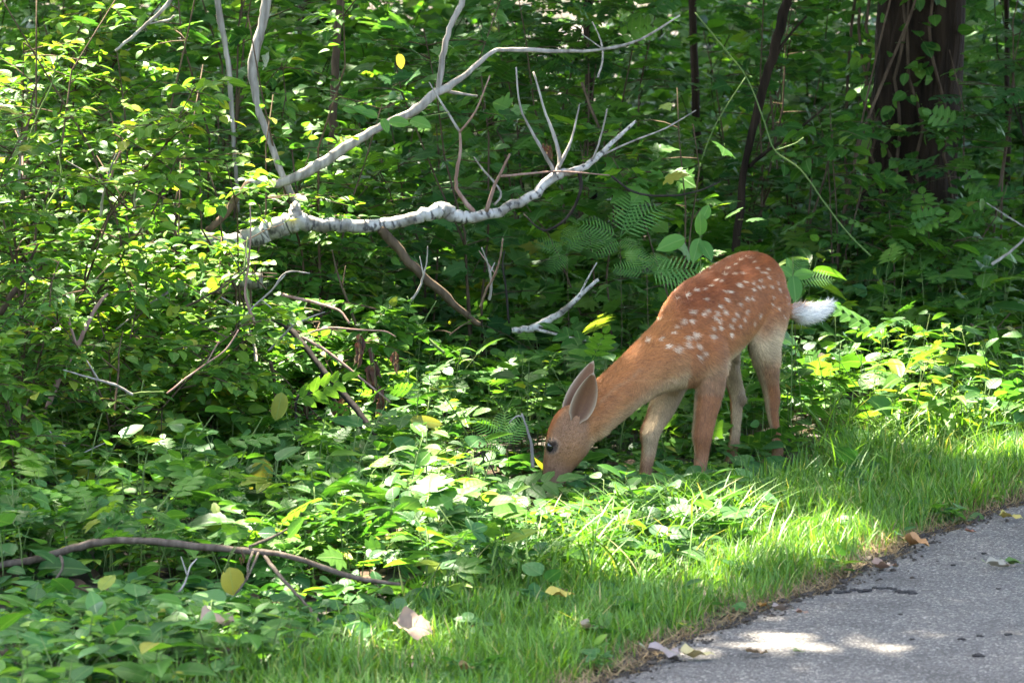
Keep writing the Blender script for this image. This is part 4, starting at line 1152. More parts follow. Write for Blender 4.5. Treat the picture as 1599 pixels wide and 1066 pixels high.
def undergrowth():
    rg = np.random.default_rng(31)
    KS = ['ovate', 'heart', 'serrate', 'lance', 'maple', 'creeper', 'trefoil', 'pinnate', 'weed']
    # zones: number of single plants, x range, y range, heights, kinds and their odds, what they stand beside
    left = lambda x, y: x < strip_np(y) + rg.normal() * 0.10
    def z_front(x, y): return left(x, y) and px((x, y, 0))[0] > -120
    zones = [
        (62, (-1.5, .5), (8.1, 9.9), (.10, .24), [.16, .18, .16, .02, .24, .10, .12, .14, .14], 'beside the long dead stick', z_front),
        (58, (-.55, 1.0), (9.9, 11.3), (.08, .22), [.22, .26, .10, .08, .14, .14, .06, .10, .10], 'in the sunny patch before the grazing deer', z_front),
        (62, (-1.7, .1), (10.2, 12.2), (.14, .34), [.2, .2, .18, .1, .16, .08, .08, .24, .12], 'around the dark dead branch', lambda x, y: left(x, y)),
        (56, (-.5, .75), (11.9, 13.6), (.16, .34), [.14, .16, .2, .24, .16, .06, .04, .28, .06], 'between the deer and the birch bough', lambda x, y: left(x, y)),
        (52, (.9, 2.3), (12.4, 14.6), (.16, .36), [.2, .2, .16, .16, .12, .12, .04, .12, .08], 'behind the tail of the deer', lambda x, y: x < strip_np(y) + .5 + rg.normal() * .12),
    ]
    for n, xr, yr, hr, odds, where, ok in zones:
        for x, y in place(n, xr, yr, rg, ok):
            h = min(rg.uniform(*hr), cap_height(x, y) * rg.uniform(.55, 1.0))
            if h < 0.05 or in_deer(x, y, 0.03): continue
            kind = KS[rg.choice(9, p=np.array(odds) / sum(odds))]
            if kind in ('pinnate', 'creeper', 'maple') and cap_height(x, y) < .3: kind = 'heart' if h < .12 else 'ovate'
            plant_thing(kind, x, y, h, rg, where)
    # the rest of the low growth, uncounted
    accs = {k: Acc() for k in KS}; st = Acc()
    mass = [
        (640, (-1.9, .6), (7.5, 10.2), (.05, .20), [.16, .16, .16, .04, .2, .10, .12, .14, .22], z_front),
        (430, (-1.9, 1.0), (10.0, 12.0), (.06, .24), [.2, .24, .14, .06, .16, .12, .08, .12, .14], z_front),
        (230, (-.4, .75), (9.6, 11.1), (.04, .11), [.3, .4, .2, 0, .2, .1, .2, 0, .2], lambda x, y: strip_np(y) - .1 < x < strip_np(y) + .34),
        (260, (-.6, 2.2), (8.0, 13.5), (.015, .04), [.1, .3, .1, 0, 0, 0, .5, 0, .5], lambda x, y: strip_np(y) < x < edge_np(np.array(y)) - .04),
        (150, (.1, 1.3), (11.1, 12.5), (.03, .09), [.3, .3, .2, 0, .2, .1, .2, 0, .3], lambda x, y: x < strip_np(y) + .35),
        (640, (-2.6, .9), (11.6, 14.2), (.10, .36), [.2, .2, .2, .14, .16, .06, .04, .3, .1], lambda x, y: left(x, y)),
        (420, (.6, 3.0), (12.4, 16), (.08, .36), [.2, .2, .18, .16, .12, .1, .04, .15, .1], lambda x, y: x < strip_np(y) + .5 + rg.normal() * .15),
        (900, (-3.2, 3.4), (14, 18), (.15, .6), [.22, .16, .2, .16, .2, .06, 0, .22, .05], lambda x, y: x < strip_np(y)),
        (900, (-4, 5), (18, 26), (.2, .8), [.3, .1, .2, .1, .3, 0, 0, .1, 0], lambda x, y: x < strip_np(y) - .5),
    ]
    for n, xr, yr, hr, odds, ok in mass:
        for x, y in place(n, xr, yr, rg, ok):
            h = min(rg.uniform(*hr), cap_height(x, y) * rg.uniform(.55, 1.0))
            h = max(h, .03)
            if y > 14.5 and .088 < x / y < .13: h = min(h, .6)
            if in_deer(x, y, 0.02): h = min(h, 0.07)
            kind = KS[rg.choice(9, p=np.array(odds) / sum(odds))]
            if kind in ('pinnate', 'creeper', 'maple') and cap_height(x, y) < .3: kind = 'heart' if h < .12 else 'ovate'
            sp, P, F3, S = plant_local(kind, h, rg)
            o = np.array([x, y, float(ground_z(np.array(x), np.array(y)))])
            accs[kind].inst(TEMPL[kind], P + o, F3, S * (1.0 if y > 10.3 else 1.0) * (1.0 if y < 15 else 1.25), rg.random(len(P)))
            v, f, u = tube([np.array(q) + o for q in sp], [0.0026, .0023, .002, .0012], 3); st.add(v, f, u)
    for mat in ('leaf', 'leaf_blue', 'leaf_bright'):
        A_ = Acc()
        for k in KS:
            if KIND_MAT[k] == mat and accs[k].n:
                A_.add(np.concatenate(accs[k].V), np.concatenate(accs[k].F), np.concatenate(accs[k].U), np.concatenate(accs[k].R))
        lab = {'leaf': 'mid green low leafy undergrowth covering the woodland floor', 'leaf_blue': 'blue green broad leaves covering the woodland floor', 'leaf_bright': 'bright green narrow leaves scattered through the woodland undergrowth'}[mat]
        tag(A_.build('undergrowth', M[mat]), lab, 'undergrowth', kind='stuff')
    tag(st.build('undergrowth_stems', M['stem']), 'thin green stems of the low undergrowth', 'stems', kind='stuff')
    # leaf litter
    n = 5200
    x = rg.uniform(-3, 2.6, n); y = rg.uniform(8.2, 17, n)
    k = x < strip_np(y) + .25
    x, y = x[k], y[k]
    a = rg.uniform(0, 6.28, len(x))
    D = np.stack([np.cos(a), np.sin(a), rg.normal(size=len(x)) * .15], -1)
    A_ = Acc(); A_.inst(T_OV, np.stack([x, y, ground_z(x, y) + .008 + rg.random(len(x)) * .015], -1), frames_from(D, .3, rg), rg.uniform(.04, .085, len(x)), rg.random(len(x)))
    tag(A_.build('leaf_litter', M['litter']), 'brown fallen leaves littering the woodland floor', 'leaf litter', kind='stuff')
undergrowth()

# ------------------------------------------------------------------ shrubs and saplings
def shrub_arrays(h, spread, rg, nstem=4, twigs=9, leaves=13, leaf=0.055, flat=0.25, lo=0.15):
    tubes = []; P = []; D = []; S = []
    for s in range(nstem):
        az = rg.uniform(0, 6.28); out = spread * rg.uniform(.3, 1)
        hh = h * rg.uniform(.75, 1.05)
        pts = []
        for t in np.linspace(0, 1, 6):
            pts.append(np.array([math.cos(az) * out * t ** 1.5, math.sin(az) * out * t ** 1.5, hh * (t - 0.12 * t * t * t)]) + rg.normal(size=3) * .012 * h)
        pts[0] = np.array([math.cos(az) * .03, math.sin(az) * .03, -.02])
        tubes.append((pts, np.linspace(.006, .002, 6) * (h / 1.5) ** .5))
        for q in range(twigs):
            t = rg.uniform(lo, 1.0); i = min(int(t * 5), 4); fr = t * 5 - i
            b0 = pts[i] * (1 - fr) + pts[i + 1] * fr
            a2 = rg.uniform(0, 6.28); L = rg.uniform(.16, .42) * (h / 1.5) ** .5 * (1.2 - .5 * t)
            el = rg.normal() * flat + .25
            d0 = np.array([math.cos(a2) * math.cos(el), math.sin(a2) * math.cos(el), math.sin(el)])
            tp = [b0 + d0 * L * k - np.array([0, 0, .22 * L * k * k]) for k in (0, .33, .66, 1)]
            tubes.append((tp, np.array([.0032, .0026, .002, .0012])))
            n = leaves
            tt = np.linspace(.12, 1, n)
            for k, tk in enumerate(tt):
                b1 = b0 + d0 * L * tk - np.array([0, 0, .22 * L * tk * tk])
                sd = np.cross(d0, [0, 0, 1.0]); sd = sd / max(np.linalg.norm(sd), 1e-6)
                sg = 1 if k % 2 else -1
                dd = d0 * rg.uniform(.2, .8) + sd * sg * rg.uniform(.5, 1) + np.array([0, 0, rg.normal() * .22 - .08])
                P.append(b1); D.append(dd); S.append(leaf * rg.uniform(.65, 1.25))
    P = np.array(P); D = unit(np.array(D)); S = np.array(S)
    return tubes, P, D, S

def shrub_thing(name, label, cat, group, x, y, h, spread, rg, mat='leaf', T=None, singles=0, limit=None, **kw):
    T = T or T_SMALL
    org = np.array([x, y, float(ground_z(np.array(x), np.array(y)))])
    tubes, P, D, S = shrub_arrays(h, spread, rg, **kw)
    if limit is not None:
        k = limit(P + org) & ~sun_gap(P + org, rg); P, D, S = P[k], D[k], S[k]
    pet = -T[0][:, 1].min()
    P = P + D * (pet * S)[:, None]
    Fm = frames_from(D, .35, rg)
    r = empty(name, org); tag(r, label, cat, group)
    main = Acc(); tw = Acc()
    for i, (pts, rad) in enumerate(tubes):
        if limit is not None and not limit(np.array(pts) + org)[-1]: continue
        if limit is not None and len(pts) <= 4 and sun_gap(np.array(pts[1:]) + org, rg, 1.0).mean() > .34: continue
        v, f, u = tube(pts, rad, 5 if len(pts) > 4 else 3)
        if len(pts) > 4:
            link('stem', mesh_np('stem', v, f, M['twig'], u), r)
        else: tw.add(v, f, u)
    if tw.n: tag(tw.build('twigs', M['twig'], r), kind='stuff')
    if len(P) == 0: return r
    order = np.argsort((P + org)[:, 1] + rg.normal(size=len(P)) * .1)      # the front leaves are single parts
    one, rest = order[:singles], order[singles:]
    me = SHRUB_LEAF.get((id(T), mat))
    if me is None:
        me = SHRUB_LEAF[(id(T), mat)] = mesh_np('leaf', T[0], T[1], M[mat], T[2])
    for i in one:
        o = link('leaf', me, r)
        o.matrix_basis = Matrix.Translation(P[i]) @ Matrix(Fm[i].tolist()).to_4x4() @ Matrix.Scale(float(S[i]), 4)
    A_ = Acc(); A_.inst(T, P[rest], Fm[rest], S[rest], rg.random(len(rest)))
    tag(A_.build('foliage', M[mat], r), kind='stuff')
    return r
SHRUB_LEAF = {}

def thicket():
    rg = np.random.default_rng(41)
    def lim(P):      # keep the sight line to the birch bough and the deer open
        k = np.ones(len(P), bool)
        for i, p in enumerate(P):
            u, v = px(p)
            if p[1] < 12.75 and u > 360 + 60 * math.sin(v * .05) and v < 470: k[i] = False
            if p[1] < 12.2 and u > 470: k[i] = False
        return k
    spots = [(-1.55, 11.9, 1.55), (-1.2, 12.3, 1.5), (-.95, 12.7, 1.45), (-1.75, 12.7, 2.0), (-1.35, 13.1, 1.9), (-.75, 13.3, 1.75), (-1.05, 11.9, .95), (-1.6, 11.2, 1.05), (-1.9, 11.5, 1.5), (-.7, 12.3, .8), (-1.25, 11.4, .75), (-2.1, 12.3, 1.9), (-1.9, 13.6, 2.1), (-.55, 12.0, .55), (-1.45, 10.7, .62)]
    where = ['at the outer edge of the left thicket', 'in the sunlit heart of the left thicket', 'beside the broken end of the birch bough', 'behind the sunlit heart of the left thicket', 'under the bare pale branch', 'beside the tall grey pole', 'below the pale thin twig', 'behind the dark leaning branch', 'behind the forked bare twigs', 'over the rotting log', 'beside the brown leaning stem', 'beyond the forked bare twigs', 'at the back of the left thicket', 'above the dark dead branch', 'in front of the dark leaning branch']
    for i, (x, y, h) in enumerate(spots):
        shrub_thing('thicket_shrub', ('tall' if h > 1.2 else 'low') + ' small leaved green shrub ' + where[i], 'shrub',
                    'tall shrubs of the left thicket' if h > 1.2 else 'low shrubs of the left thicket', x, y, h, .42 + .1 * h, rg, mat=['leaf_bright', 'leaf', 'leaf_bright', 'leaf'][i % 4], T=[T_SMALL, T_SERR, T_OV, T_LANCE][i % 4], singles=45, limit=lim,
                    nstem=4, twigs=int(15 + 8 * h), leaves=15, leaf=.048 if i % 3 else .058)
    # saplings and bushes behind the birch bough, then deeper in the wood
    def lim2(P): return np.array([not (p[1] < 13.25 and px(p)[0] > 380) for p in P])
    def spot(x, y):
        u = px((x, y, 0))[0]; n = 'close ' if y < 15.2 else ('some way ' if y < 16.8 else 'far ')
        w_ = [(250, 'behind the left thicket'), (430, 'behind the tall grey pole'), (560, 'behind the slender dark trunk'), (700, 'behind the grey limb'), (850, 'behind the middle of the birch bough'), (1000, 'behind the tip of the birch bough'), (1130, 'behind the back of the deer'), (1250, 'behind the leaning brown trunk'), (9999, 'in front of the big dark trunk')]
        return n + next(t for a, t in w_ if u < a)
    for i in range(26):
        y = 13.7 + 4.6 * (i / 25) + rg.normal() * .15
        x = rg.uniform(-.42, .40) * y * .36 if i % 2 else rg.uniform(-.2, .1) * y * .9
        if x > strip_np(np.array(y)) - .3: x = strip_np(np.array(y)) - rg.uniform(.3, 1.2)
        if .085 < x / y < .135 and y < 16.9 and i % 4: x -= .9
        h = rg.uniform(1.1, 2.2)
        mp = rg.random() < .5
        shrub_thing('sapling' if mp else 'bush', ('tall ' if h > 1.8 else ('low ' if h < 1.4 else 'mid height ')) + ('maple sapling with lobed leaves ' if mp else ['oval leaved bush ', 'feather leaved bush ', 'toothed leaved bush '][i % 3]) + spot(x, y), 'sapling' if mp else 'bush',
                    'maple saplings in the wood' if mp else 'bushes in the wood', x, y, h, .5, rg, mat='leaf' if rg.random() < .6 else 'leaf_blue', T=T_MAPLE if mp else [T_OV, T_PINN, T_SERR][i % 3], singles=24,
                    limit=lim2, nstem=3, twigs=15, leaves=7 if mp else [10, 4, 10][i % 3], leaf=.085 if mp else [.075, .17, .085][i % 3], flat=.15, lo=.12)
    for i, (q, y, h) in enumerate([(.092, 15.6, 1.3), (.099, 16.2, 1.0), (.108, 15.2, .75), (.114, 16.0, .9), (.122, 15.5, 1.0), (.134, 16.3, 1.9)]):
        shrub_thing('bush', ['toothed leaved bush hiding the left foot of the big dark trunk', 'oval leaved bush before the big dark trunk', 'low feather leaved bush before the big dark trunk', 'toothed leaved bush before the big dark trunk', 'oval leaved bush hiding the right foot of the big dark trunk', 'tall feather leaved bush just right of the big dark trunk'][i], 'bush', 'bushes in the wood', q * y, y, h, .35, rg, mat=['leaf', 'leaf_blue'][i % 2], T=[T_SERR, T_OV, T_PINN][i % 3], singles=24, limit=lim2, nstem=3, twigs=11, leaves=[9, 9, 4][i % 3], leaf=[.08, .08, .17][i % 3], flat=.15, lo=.1)
    A_ = Acc(); B_ = Acc(); st = Acc()
    for i in range(270):
        y = rg.uniform(18, 38) if i < 190 else rg.uniform(28, 42); x = rg.uniform(-.19, .20) * y + rg.normal() * .3
        if x > strip_np(np.array(y)) - .6: continue
        tubes, P, D, S = shrub_arrays(rg.uniform(1.2, 2.8), .7, rg, nstem=3, twigs=13, leaves=7, leaf=.125, flat=.2, lo=.05)
        o = np.array([x, y, 0]); acc = A_ if i % 2 else B_
        acc.inst(T_FAR if i % 3 else T_MAPLE, P + o, frames_from(D, .4, rg), S, rg.random(len(P)))
        for pts, rad in tubes:
            if len(pts) > 4:
                v, f, u = tube([np.array(q) + o for q in pts], rad, 3); st.add(v, f, u)
    tag(A_.build('far_thicket', M['leaf_far']), 'mass of green leaves deep in the wood behind everything', 'thicket', kind='stuff')
    tag(B_.build('far_thicket', M['leaf_blue']), 'darker mass of green leaves deep in the wood', 'thicket', kind='stuff')
    tag(st.build('far_thicket_stems', M['bark']), 'thin brown stems deep in the wood', 'stems', kind='stuff')
thicket()

def trunk_vine():
    rg = np.random.default_rng(43)
    org = np.array([1.84, 17.0, 0])
    r = empty('climbing_vine', org); tag(r, 'leafy vine climbing over the big dark trunk', 'vine')
    P = []; D = []
    for k in range(7):
        a = -1.57 + rg.normal() * .9; pts = []; z = 0.0
        while z < 2.6:
            rr = .26 * (1 - .05 * z) + .01
            pts.append((math.cos(a) * rr, math.sin(a) * rr, z)); a += rg.normal() * .12; z += .12
            for q in range(rg.integers(2, 5)):
                e = a + rg.normal() * .3
                P.append((math.cos(e) * (rr + .02), math.sin(e) * (rr + .02), z + rg.normal() * .06)); D.append((math.cos(e) * .6 + rg.normal() * .4, math.sin(e) * .6 + rg.normal() * .4, rg.normal() * .4 - .25))
        v, f, u = tube(pts, [.008] * len(pts), 5); link('stem', mesh_np('stem', v, f, M['twig'], u), r)
    P = np.array(P); A_ = Acc(); A_.inst(T_OV2, P, frames_from(np.array(D), .5, rg), rg.uniform(.05, .09, len(P)), rg.random(len(P)))
    tag(A_.build('foliage', M['leaf'], r), kind='stuff')
trunk_vine()

# slim trunks that can be told apart deeper in the wood
for i, (u, Y, wpx, lean) in enumerate([(930, 18, 18, -12), (1100, 19, 14, -18), (1576, 19, 9, -4)]):
    g = px((W(u, 100, Y).x, Y, 0))[1]
    pts = [(u, g + 3, Y, wpx * 1.2), (u + lean * .4, g - 150, Y, wpx), (u + lean, 40, Y, wpx * .9), (u + lean * 1.3, -160, Y, wpx * .8)]
    org = W(u, g, Y)
    r = empty('young_tree', org); tag(r, 'slim dark young trunk ' + ['behind the upper birch twigs', 'left of the leaning brown trunk', 'right of the big dark tree'][i], 'tree', 'slim young trunks in the wood')
    branch_part('trunk', pts, 'bark', r, org, 8, .06, i, 6)

# ------------------------------------------------------------------ ferns and the big leaved plant behind the deer
FROND_ME = mesh_np('frond', T_FROND[0], T_FROND[1], M['fern'], T_FROND[2])
def fern(u, v, Y, lab, fr):
    org = W(u, v, Y); base = Vector((org.x, org.y, 0))
    r = empty('fern', base); tag(r, lab, 'fern')
    v_, f_, u_ = tube([(0, 0.05, 0), (0.01, 0.03, org.z * .5), (0, 0, org.z)], [.0012, .0012, .0012], 4)
    link('stem', mesh_np('stem', v_, f_, M['twig'], u_), r)
    for (tu, tv, dy) in fr:
        t = W(tu, tv, Y + dy)
        d = t - org; L = d.length
        m = frames(np.array([tuple(d)]), np.array([[0.1, -.75, .8]]))[0]
        o = link('frond', FROND_ME, r)
        o.matrix_basis = Matrix.Translation(org - base) @ Matrix(m.tolist()).to_4x4() @ Matrix.Scale(L * 1.05, 4)
fern(968, 372, 13.3, 'feathery light green fern with arching fronds under the tip of the birch bough', [(1032, 318, .05), (905, 345, 0), (925, 395, -.1), (990, 300, .1), (1000, 392, -.1)])
fern(1010, 428, 12.9, 'feathery light green fern spreading flat fronds against the back of the deer', [(1105, 418, 0), (1085, 440, -.05), (955, 415, 0), (985, 385, .1), (1040, 395, .1)])
fern(885, 395, 13.5, 'small fern beside the end of the birch bough in the shade', [(835, 375, 0), (930, 360, .05), (900, 350, .1), (860, 420, -.1)])
fern(1240, 438, 12.8, 'fern with drooping light green frond behind the rump of the deer', [(1300, 432, 0), (1255, 400, .05), (1205, 425, 0)])
fern(790, 700, 11.75, 'low fern with stiff upright fronds left of the deer head', [(745, 655, 0), (788, 640, .05), (820, 650, .02), (735, 690, -.05)])

BIG_LEAF = t_ovate(8, .27, .35, .16, .75, .8, pet=.12)
M['leaf_big'] = leaf_mat('leaf_big', [(0.0, (0.06, 0.155, 0.03)), (1.0, (0.09, 0.2, 0.035))])
BIG_ME = mesh_np('leaf', BIG_LEAF[0], BIG_LEAF[1], M['leaf_big'], BIG_LEAF[2])
def big_plant(u, v, Y, leaves, lab, hang=None):
    org = W(u, v, Y); base = Vector((org.x, org.y, 0))
    r = empty('broad_leaved_plant', base); tag(r, lab, 'plant')
    top = W(leaves[0][0], leaves[0][1] - 30, Y)
    P, R = smooth_line([(0, 0, 0), (0.004, 0, org.z), tuple(top - base)], [.002, .002, .0015], 4)
    if hang: P, R = smooth_line([tuple(W(a, c, Y) - base) for a, c in hang], [.002] * len(hang), 4)
    v_, f_, u_ = tube(P, R, 5); link('stem', mesh_np('stem', v_, f_, M['stem'], u_), r)
    for bu, bv, tu, tv, dy in leaves:
        b0 = W(bu, bv, Y); d = W(tu, tv, Y + dy) - b0
        m = frames(np.array([tuple(d)]), np.array([[0.15, -1.0, .5]]))[0]
        o = link('leaf', BIG_ME, r)
        o.matrix_basis = Matrix.Translation(b0 - base) @ Matrix(m.tolist()).to_4x4() @ Matrix.Scale(d.length, 4)
big_plant(1092, 420, 12.6, [(1094, 368, 1094, 332, -.02), (1092, 372, 1083, 408, -.05), (1094, 376, 1112, 404, -.05), (1070, 372, 1026, 388, -.03), (1096, 345, 1108, 318, .03)], 'upright plant with large smooth oval leaves above the back of the deer')
big_plant(1236, 470, 12.5, [(1238, 430, 1244, 470, -.05), (1238, 432, 1218, 415, -.02), (1238, 432, 1272, 425, 0), (1236, 425, 1230, 402, 0)], 'plant with one bright hanging leaf beside the tail of the deer')
big_plant(598, 330, 12.55, [(597, 185, 606, 206, -.03), (590, 182, 566, 174, -.03), (575, 178, 552, 166, -.02), (606, 190, 640, 192, -.02), (640, 188, 672, 196, -.05), (560, 175, 534, 168, 0)], 'sunlit yellow green vine sprig hanging over the grey limb', hang=[(500, 150), (534, 163), (575, 178), (606, 190), (650, 184), (700, 176)])

# ------------------------------------------------------------------ grass
def grass():
    rg = np.random.default_rng(51)
    A_ = Acc()
    n = 95000
    y = rg.uniform(7.6, 17, n) ** 1.0
    wdt = edge_np(y) - strip_np(y)
    x = strip_np(y) + rg.uniform(-.16, 1.0, n) * wdt
    f = (x - strip_np(y)) / wdt
    dens = np.clip((f + .16) / .3, 0.15, 1) * np.clip((1.02 - f) / .12, 0.0, 1)
    # patchy turf
    pat = .5 + .5 * np.sin(x * 9 + 2 * np.sin(y * 5)) * np.sin(y * 8 + x * 3)
    dens = dens * np.clip((0.965 + .05 * np.sin(y * 13) + .03 * np.sin(y * 31) - f) / .05, 0, 1)
    k = rg.random(n) < dens * (.62 + .38 * pat) * np.where(y > 13.5, .55, 1)
    x, y, f, pat = x[k], y[k], f[k], pat[k]
    h = (.034 + .05 * rg.random(len(x)) ** 1.4) * (.75 + .5 * pat) * np.where(f < .45, 1.3 - .6 * np.clip(f, 0, .45), 1.0) * np.where(y > 10.6, 1.25, 1.0) * np.clip((1.06 - f) / .22, .45, 1)
    hf = D3(-.225, .077, 0); h = h * np.where((np.abs(x - hf.x * .985) < .07) & (y < hf.y + .03) & (y > hf.y - .32), .42, 1.0)
    az = rg.uniform(0, 6.28, len(x))
    R3 = np.zeros((len(x), 3, 3)); R3[:, 0, 0] = np.cos(az); R3[:, 0, 1] = -np.sin(az); R3[:, 1, 0] = np.sin(az); R3[:, 1, 1] = np.cos(az); R3[:, 2, 2] = 1
    R3[:, 0, 2] = rg.normal(size=len(x)) * .18; R3[:, 1, 2] = rg.normal(size=len(x)) * .18
    typ = rg.integers(0, 3, len(x)); P = np.stack([x, y, np.full(len(x), -.004)], -1)
    dry = rg.random(len(x)) < np.clip((f - .80) / .25, 0, .6)
    DR = Acc()
    for t in range(3):
        m = (typ == t) & ~dry
        A_.inst(T_BL[t], P[m], R3[m], h[m] * 1.15, rg.random(m.sum()) * .93)
        m = (typ == t) & dry
        DR.inst(T_BL[t], P[m], R3[m], h[m] * .9, rg.random(m.sum()))
    tag(A_.build('grass', M['grass']), 'short green grass along the edge of the path', 'grass', kind='stuff')
    # thatch lying flat at the crumbling edge
    n = 5200
    y = rg.uniform(7.8, 15, n); x = edge_np(y) - np.abs(rg.normal(size=n)) * .085 + .012
    az = rg.uniform(0, 6.28, n)
    D = np.stack([np.cos(az), np.sin(az), rg.uniform(-.02, .3, n)], -1)
    R4 = frames(np.stack([np.zeros(n), np.zeros(n), np.ones(n)], -1) + rg.normal(size=(n, 3)) * .01, D)
    R4 = np.stack([np.cross(D, [0, 0, 1.0]), np.tile([0, 0, 1.0], (n, 1)), unit(D)], -1)
    DR.inst(T_BL[0], np.stack([x, y, rg.uniform(.002, .016, n)], -1), R4, rg.uniform(.03, .075, n), rg.random(n))
    tag(DR.build('dry_grass', M['drygrass']), 'straw coloured dry grass along the crumbling path edge', 'dry grass', kind='stuff')
    # long grass between the deer and the turf
    n = 3000
    y = rg.uniform(9.4, 15.5, n); x = strip_np(y) + rg.normal(size=n) * .16 + .10
    k = np.array([cap_height(a, b_) > .02 and not in_deer(a, b_) for a, b_ in zip(x, y)])
    x, y = x[k], y[k]
    hh = np.array([min(.28, cap_height(a, b_) + .03) for a, b_ in zip(x, y)])
    h = np.minimum(rg.uniform(.09, .24, len(x)), hh)
    L_ = Acc(); az = rg.uniform(0, 6.28, len(x))
    R3 = np.zeros((len(x), 3, 3)); R3[:, 0, 0] = np.cos(az); R3[:, 0, 1] = -np.sin(az); R3[:, 1, 0] = np.sin(az); R3[:, 1, 1] = np.cos(az); R3[:, 2, 2] = 1
    typ = rg.integers(0, 3, len(x)); P = np.stack([x, y, np.full(len(x), -.004)], -1)
    for t in range(3):
        m = typ == t; L_.inst(T_LONG[t], P[m], R3[m], h[m], rg.random(m.sum()) * .92)
    tag(L_.build('long_grass', M['grass']), 'longer grass blades where the turf meets the undergrowth', 'long grass', kind='stuff')
grass()

def tufts():
    rg = np.random.default_rng(61)
    me = [mesh_np('blade', T[0], T[1], M['grass'], T[2]) for T in T_LONG]
    spots = [(905, 800, .16), (960, 792, .17), (1010, 785, .16), (1055, 780, .13), (1000, 830, .15), (1090, 800, .12), (1130, 780, .09), (1170, 770, .10), (880, 850, .12), (1150, 830, .10), (1290, 715, .24), (1330, 700, .24), (1375, 690, .22), (1420, 680, .2), (1470, 670, .18), (1545, 645, .2), (1590, 640, .2), (1250, 700, .15), (720, 870, .12), (560, 940, .12), (1200, 800, .10), (1550, 560, .2), (1590, 520, .2), (1480, 560, .18)]
    for i, (u, v, h) in enumerate(spots):
        g = G(u, v)
        h = min(h, cap_height(g.x, g.y) + .03) * (.6 if u < 1200 else 1)
        r = empty('grass_tuft', (g.x, g.y, -.004))
        w_ = 'in front of the grazing deer' if u < 1200 and v > 750 else 'behind the hind legs of the deer'
        tag(r, f'tuft of long arching grass blades {w_}', 'grass tuft', f'grass tufts {w_}')
        nm = near(g.x, g.y); r['label'] = f'tuft of long arching grass blades by {nm}'; r['group'] = f'grass tufts by {nm}'
        for k in range(13):
            o = link('blade', me[rg.integers(3)], r)
            o.matrix_basis = Matrix.Translation(Vector((rg.normal() * .025, rg.normal() * .025, 0))) @ Matrix.Rotation(rg.uniform(0, 6.28), 4, 'Z') @ Matrix.Rotation(rg.normal() * .15, 4, 'X') @ Matrix.Scale(float(h * rg.uniform(.7, 1.25)), 4)
tufts()

# ------------------------------------------------------------------ fallen leaves and litter on the path
def fallen(u, v, wpx, hpx, c, lab, z=.026, curl=.25, rot=None, name='fallen_leaf', T=None, seed=0, trans=.15, tilt=.10):
    rg = np.random.default_rng(seed)
    p = G(u, v, z)
    L = px2m(wpx, p.y) * 1.15
    T = T or t_ovate(9, .27, curl * 1.4, .12, .6, .8, pet=.2, wave=.05)
    V = T[0].copy(); V += rg.normal(size=V.shape) * .022
    V[:, 2] += .10 * np.sin(V[:, 0] * 11 + seed) * np.cos(V[:, 1] * 7 + seed)
    V[:, 1] -= .5; V[:, 2] += .05
    fz = curl * .25; V[:, 2] += fz * (V[:, 1] ** 2) * 4
    V[:, 2] -= V[:, 2].min() - .01
    V *= L
    me = mesh_np(name, V, T[1], leaf_plain('fallen_leaf_' + str(seed), tuple(k * .6 for k in c), trans), T[2])
    o = link(name, me, None, p)
    o.rotation_euler = (0, 0, 0)
    o.rotation_euler = (Matrix.Rotation(tilt, 3, 'X') @ Matrix.Rotation(-math.pi / 2 + (rot or 0), 3, 'Z') @ Matrix.Rotation(rg.normal() * .1, 3, 'Y')).to_euler()
    o.location.z += abs(math.sin(tilt)) * L * .2
    tag(o, lab, 'leaf')
fallen(1090, 1027, 52, 20, (.62, .52, .24), 'pale yellow fallen leaf lying on the asphalt at the grass edge', rot=.35, seed=1, curl=.3)
fallen(1037, 1027, 50, 12, (.34, .28, .25), 'grey brown curled fallen leaf beside the pale yellow leaf', rot=-.2, seed=2, curl=.2)
fallen(1181, 1022, 34, 12, (.42, .30, .18), 'small tan fallen leaf on sunlit asphalt', rot=.2, seed=3, curl=.5)
fallen(1381, 889, 38, 18, (.42, .27, .19), 'pinkish tan fallen leaf on the asphalt by the crack', rot=.1, seed=4, curl=.5)
fallen(1432, 853, 36, 16, (.48, .26, .11), 'orange brown curled fallen leaf beside the crumbling path edge', rot=-.5, seed=5, curl=.8)
fallen(1558, 886, 34, 14, (.42, .38, .28), 'pale grey curled fallen leaf in the middle of the path', rot=.1, seed=6, curl=.7)
fallen(1588, 882, 34, 10, (.12, .22, .05), 'fresh green fallen leaf on the path', rot=-.1, seed=7)
fallen(1578, 811, 34, 8, (.55, .45, .12), 'yellow fallen leaf on the far part of the path', rot=.0, seed=8)
fallen(1515, 831, 16, 8, (.36, .17, .11), 'small rusty red fallen leaf at the path edge', seed=9, curl=.6)
fallen(1222, 955, 30, 10, (.30, .24, .20), 'dark curled fallen leaf on crumbled soil at the path edge', rot=.3, seed=10, curl=.6)
fallen(1253, 958, 20, 6, (.36, .22, .16), 'flat reddish brown leaf scrap at the path edge', seed=11)
fallen(1190, 948, 22, 16, (.50, .27, .07), 'small orange leaf standing on the soil edge', rot=1.2, seed=12, curl=.8)
fallen(1248, 1018, 20, 6, (.22, .26, .10), 'small flat greenish leaf scrap on sunlit asphalt', seed=13)
fallen(645, 990, 56, 40, (.30, .215, .145), 'large pale withered leaf lying in the mown grass', z=.05, tilt=.55, rot=-.35, seed=14, curl=.5, T=t_ovate(10, .40, .5, .1, .35, .5, pet=.1, wave=.05))
fallen(340, 978, 50, 24, (.40, .28, .19), 'large pale withered leaf among seedlings under the dead stick', z=.13, tilt=.35, rot=.1, seed=15, curl=.4, T=t_ovate(10, .34, .5, .1, .35, .5, pet=.1, wave=.05))
